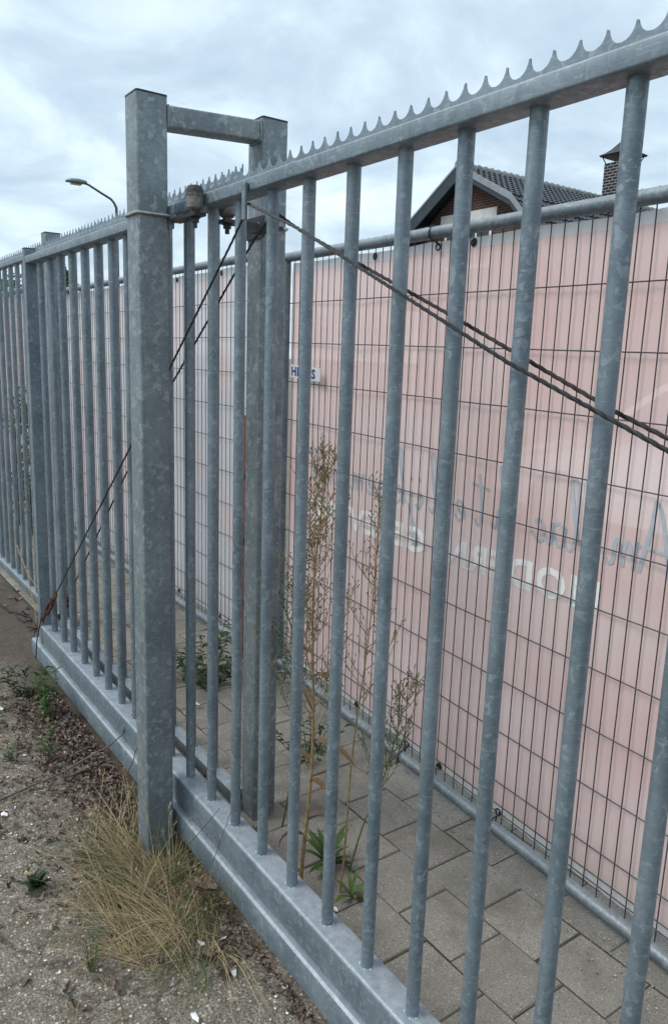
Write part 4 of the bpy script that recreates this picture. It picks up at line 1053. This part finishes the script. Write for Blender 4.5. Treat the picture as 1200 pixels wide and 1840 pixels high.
# ------------------------------------------------------------------ twigs and cord
def twig(name, pts, r, label, m, cat='twig'):
    q = smooth_poly([tuple(p) for p in pts], 5); n = len(q)
    q = [p + Vector((U(-1, 1), U(-1, 1), U(-1, 1))) * r * .6 for p in q]
    b = MB(); b.tube(q, [r * (1 - .5 * i / n) * U(.85, 1.15) for i in range(n)], 6)
    o = b.build(name, m, None, origin=tuple(q[0])); tag(o, label, cat); return o
twig('twig', [(-2.60, .44, .008), (-2.63, .56, .012), (-2.63, .68, .035), (-2.60, .80, .09), (-2.56, .888, .155), (-2.55, .915, .215), (-2.57, .96, .25)], .0042, 'long grey twig lying from the left edge up on to the bottom beam', M['twig'])
twig('twig', [(-2.32, .745, .01), (-2.33, .79, .07), (-2.33, .84, .15), (-2.36, .885, .22), (-2.40, .92, .27)], .0026, 'thin brown twig leaning on the bottom beam left of the front post', M['redstem'])
twig('dry_stalk', [(-1.93, .78, .02), (-1.87, .83, .12), (-1.80, .86, .22), (-1.74, .885, .31)], .0016, 'dark dry stalk rising from the dry grass across the bottom rail', M['redstem'], 'stalk')
twig('dry_stalk', [(-1.72, .80, .01), (-1.72, .84, .13), (-1.71, .875, .24), (-1.70, .90, .32)], .0014, 'second dark dry stalk standing between the dry grass and gate bars', M['redstem'], 'stalk')
twig('bramble_stem', [(-5.0, 1.10, .33), (-4.7, 1.09, .22), (-4.45, 1.10, .16), (-4.25, 1.09, .12)], .0028, 'pale dry stem hanging over the foot of the bar fence at the far left', M['stem'], 'stem')
twig('bramble_stem', [(-4.75, 1.09, .25), (-4.55, 1.08, .08), (-4.35, 1.04, .01), (-4.2, .98, .008)], .0026, 'pale dry stem running down to the ground by the bar fence', M['stem'], 'stem')
cd = twig('cord_hook', [(-5.05, .93, .01), (-4.70, .955, .013), (-4.60, 1.00, .012), (-4.50, 1.035, .012), (-4.42, 1.03, .012), (-4.44, .99, .012), (-4.53, .975, .012)], .0062, 'black cord with a hooked end lying on the ground at the far left', M['black'], 'cord')

# ------------------------------------------------------------------ ground cover
def leaf_shape(b, p, s, az, curl, roll, mi=0, lobes=True):
    """lobed leaf, curled; 9 stations along the midrib"""
    h = Vector((math.cos(az), math.sin(az), 0)); sd = Vector((-math.sin(az), math.cos(az), 0)); up = Vector((0, 0, 1))
    prf = [.05, .30, .55, .30, .62, .34, .50, .26, .02] if lobes else [.05, .3, .5, .6, .6, .5, .38, .2, .02]
    V = []; 
    for i, w_ in enumerate(prf):
        u = i / 8 - .5; z = curl * (u * u) * s * 1.6
        c = p + h * u * s + up * z + sd * math.sin(u * 5 + az) * s * .12; ww = w_ * s * .5 * U(.6, 1.25)
        V += [c - sd * ww + up * roll * ww * 1.0, c, c + sd * ww + up * roll * ww * .8]
    F = []
    for i in range(8): a = 3 * i; F += [(a, a + 1, a + 4, a + 3), (a + 1, a + 2, a + 5, a + 4)]
    b.add(V, F, mi)
b = MB(); rnd = random.Random(21)
def litter(n, x0, x1, yf, smin, smax, zmax, side=1):
    for _ in range(n):
        x = rnd.uniform(x0, x1); y = yf(x)
        leaf_shape(b, Vector((x, y, gz(x, y) + rnd.uniform(.002, zmax))), rnd.uniform(smin, smax), rnd.uniform(0, 6.28), rnd.uniform(-1.4, 1.8), rnd.uniform(-1.2, 1.8), 0, rnd.random() < .6)
litter(2600, -3.45, -2.06, lambda x: .88 - abs(rnd.gauss(0, .09)), .008, .030, .026)
litter(1300, -3.5, -1.9, lambda x: .86 - abs(rnd.gauss(0, .23)), .007, .028, .010)
litter(90, -3.0, -1.5, lambda x: rnd.uniform(.35, .9), .018, .040, .008)
litter(420, -3.4, -1.9, lambda x: rnd.uniform(.99, 1.13), .020, .045, .02)
litter(420, -2.2, -1.25, lambda x: .893 - abs(rnd.gauss(0, .018)), .006, .020, .016)
litter(90, -1.95, -1.0, lambda x: rnd.uniform(.99, 1.10), .015, .035, .01)
litter(150, -2.2, -1.5, lambda x: .86 - abs(rnd.gauss(0, .12)), .010, .034, .014)
litter(60, -5.2, -3.5, lambda x: 1.05 + rnd.gauss(0, .05), .02, .045, .01)
tag(b.build('leaf_litter', M['deadleaf']), kind='stuff', label='brown curled dead leaves drifted along the foot of the gate', cat='dead leaves')
b = MB()
for _ in range(260):
    x = rnd.uniform(-3.5, -1.35); y = rnd.uniform(.35, .88); az = rnd.uniform(0, 6.28); ln = rnd.uniform(.02, .09); z = gz(x, y) + .004
    p = [Vector((x + math.cos(az + .3 * k) * ln * k / 4, y + math.sin(az + .3 * k) * ln * k / 4, z + rnd.uniform(0, .005))) for k in range(5)]
    b.tube(p, rnd.uniform(.0004, .0011), 4)
tag(b.build('straw_litter', M['straw']), kind='stuff', label='loose straws and broken stems scattered on the gritty ground', cat='straw')
# pebbles and grit
b = MB()
def pebble(x, y, r, z):
    ph = rnd.uniform(0, 6.28); sx_, sy_, sz_ = rnd.uniform(.7, 1.3), rnd.uniform(.7, 1.2), rnd.uniform(.4, .75)
    V = [(x, y, z + r * sz_)]
    for k, (cr, cz) in enumerate(((.75, .55), (1, -.1))):
        for i in range(6):
            a = ph + i * 1.047 + k * .5; q = rnd.uniform(.82, 1.15); V.append((x + r * sx_ * cr * q * math.cos(a), y + r * sy_ * cr * q * math.sin(a), z + r * sz_ * cz))
    F = [(0, 1 + i, 1 + (i + 1) % 6) for i in range(6)] + [(1 + i, 7 + i, 7 + (i + 1) % 6, 1 + (i + 1) % 6) for i in range(6)]
    b.add(V, F, 0, True)
for _ in range(13000):
    x = -4.2 + 3.3 * rnd.random() ** .8; y = rnd.uniform(.15, .93)
    if y > .62 and x < -2.0 and rnd.random() < .75: continue
    r = .0012 + .0032 * rnd.random() ** 3
    if rnd.random() < .04: r *= 1.6
    pebble(x, y, r, gz(x, y) + r * .1)
for _ in range(1700):
    x = rnd.uniform(-2.2, .4); y = rnd.uniform(.99, 1.12) if rnd.random() < .75 else rnd.uniform(1.1, 1.9)
    r = .0012 + .0026 * rnd.random() ** 3; pebble(x, y, r, (gz(x, y) if y < 1.09 else .013) + r * .15)
for _ in range(900):
    x = rnd.uniform(-1.9, .2); y = 1.86 - .06 * (x + 3) + rnd.gauss(0, .06) - .06; r = .0012 + .0024 * rnd.random() ** 3; pebble(x, y, r, .0135 + r * .1)
tag(b.build('grit', M['pebble'], angle=50), kind='stuff', label='loose light grit and small pebbles strewn over the ground and paving', cat='grit')
# sparse short moss and seedlings along the edge of the gate
b = MB()
for _ in range(1500):
    x = rnd.uniform(-1.95, -.9); y = rnd.gauss(1.07, .03)
    if noise.noise(Vector((x * 6, y * 6, 1))) < -.02: continue
    az = rnd.uniform(0, 6.28); s = rnd.uniform(.004, .012); p = Vector((x, y, .006))
    b.ribbon([p, p + Vector((math.cos(az) * s * .5, math.sin(az) * s * .5, s * .6)), p + Vector((math.cos(az) * s, math.sin(az) * s, s * .7))], [.001, s * .45, .0006], (-math.sin(az), math.cos(az), 0))
for _ in range(500):
    x = rnd.uniform(-4.0, -1.2); y = rnd.uniform(.2, .9)
    if noise.noise(Vector((x * 4, y * 4, 7))) < .12: continue
    az = rnd.uniform(0, 6.28); s = rnd.uniform(.006, .018); p = Vector((x, y, .004))
    b.ribbon([p, p + Vector((math.cos(az) * s * .5, math.sin(az) * s * .5, s * .6)), p + Vector((math.cos(az) * s, math.sin(az) * s, s * .5))], [.001, s * .3, .0006], (-math.sin(az), math.cos(az), 0))
tag(b.build('ground_cover', M['grassgreen']), kind='stuff', label='scattered moss and tiny green sprouts beside the gate', cat='ground cover')

# white flakes, each a thing
def flake(x, y, s, label, z=None, group=None, tilt=0.0):
    b = MB(); n = 9; z = gz(x, y) + .004 if z is None else z; top = []; r_ = [rnd.uniform(.45, 1.1) for _ in range(n)]
    for i in range(n): a = 2 * math.pi * i / n; top.append((x + s * r_[i] * math.cos(a), y + s * .6 * r_[i] * math.sin(a), z + .003 + rnd.uniform(-.1, .35) * s * .5 + tilt * s * math.cos(a)))
    V = [(x, y, z + .003 + .2 * s)] + top + [(p[0], p[1], p[2] - .0018) for p in top]
    F = [(0, 1 + i, 1 + (i + 1) % n) for i in range(n)] + [(1 + i, 1 + n + i, 1 + n + (i + 1) % n, 1 + (i + 1) % n) for i in range(n)] + [tuple(range(1 + n, 1 + 2 * n))[::-1]]
    b.add(V, F, 0, False); o = b.build('paint_flake', M['flake'], None, origin=(x, y, z)); tag(o, label, 'flake', group or 'white paint flakes'); return o
flake(-2.52, .472, .020, 'star-shaped white flake at the left edge on the grit')
flake(-1.615, .831, .016, 'white flake leaning up in the dry grass beside the bottom beam', tilt=.9)
flake(-1.392, .890, .015, 'white flake on the grit touching the bottom beam, nearest the camera')
flake(-1.428, .662, .020, 'largest white flake at the bottom edge of the photo')
flake(-1.497, .802, .018, 'white flake lying on a brown leaf in front of the dry grass')
flake(-1.63, .775, .017, 'ribbed white flake inside the dry grass tuft')
flake(-1.53, 1.145, .012, 'white flake behind the bottom rail next to the second near bar', .014)
flake(-1.44, 1.11, .014, 'white flake wedged behind a near bar foot on the moss', .014)
flake(-1.72, .600, .012, 'white flake on grit left of the grass fan')
flake(-3.27, .925 - .08, .020, 'white flake at the foot of the beam end among green weeds')
flake(-2.90, 1.36, .024, 'crumpled white scrap before the dense clump of weeds', .03)
flake(-3.35, .640, .020, 'pale greenish flake lying in the leaf litter at the left')
b = MB()
for _ in range(230):
    x, y = (rnd.uniform(-3.6, -1.2), rnd.uniform(.30, .88)) if rnd.random() < .75 else (rnd.uniform(-1.9, -1.2), rnd.uniform(1.02, 1.1))
    q = rnd.uniform(.0022, .0065); n = 6; z = gz(x, y) + .004
    V = [(x, y, z + q * .5)] + [(x + q * rnd.uniform(.5, 1.2) * math.cos(1.047 * i), y + q * rnd.uniform(.4, 1) * math.sin(1.047 * i), z) for i in range(n)]
    b.add(V, [(0, 1 + i, 1 + (i + 1) % n) for i in range(n)], 0, False)
tag(b.build('paint_crumbs', M['flake']), kind='stuff', label='fine white crumbs of paint sprinkled over the ground', cat='paint crumbs')

# individual larger leaves
def oneleaf(x, y, s, az, curl, roll, label, z=.012, m='deadleaf'):
    b = MB(); leaf_shape(b, Vector((x, y, z)), s, az, curl, roll); o = b.build('dead_leaf', M[m], None, origin=(x, y, z)); tag(o, label, 'leaf', 'single dead leaves')
oneleaf(-1.745, .835, .095, .5, .7, 1.2, 'big curled brown leaf standing against the bottom beam in the grass', .06)
oneleaf(-1.52, 1.235, .055, .8, .3, .6, 'light brown dead leaf under the small bright rosette', .018)
oneleaf(-1.50, .785, .060, 2.4, .3, .3, 'flat brown leaf beneath a white flake before the grass tuft')
oneleaf(-1.58, .760, .050, .4, .4, .5, 'brown folded leaf on the grit at the front of the grass tuft')
oneleaf(-2.30, .55, .050, 1.4, .5, .8, 'dark brown crumpled leaf on the grit left of the front post')
oneleaf(-2.62, .745, .085, 2.0, .4, .5, 'pale beige leaf beneath the long grey twig', .02)
S.cycles.max_bounces = 8; S.cycles.transparent_max_bounces = 12
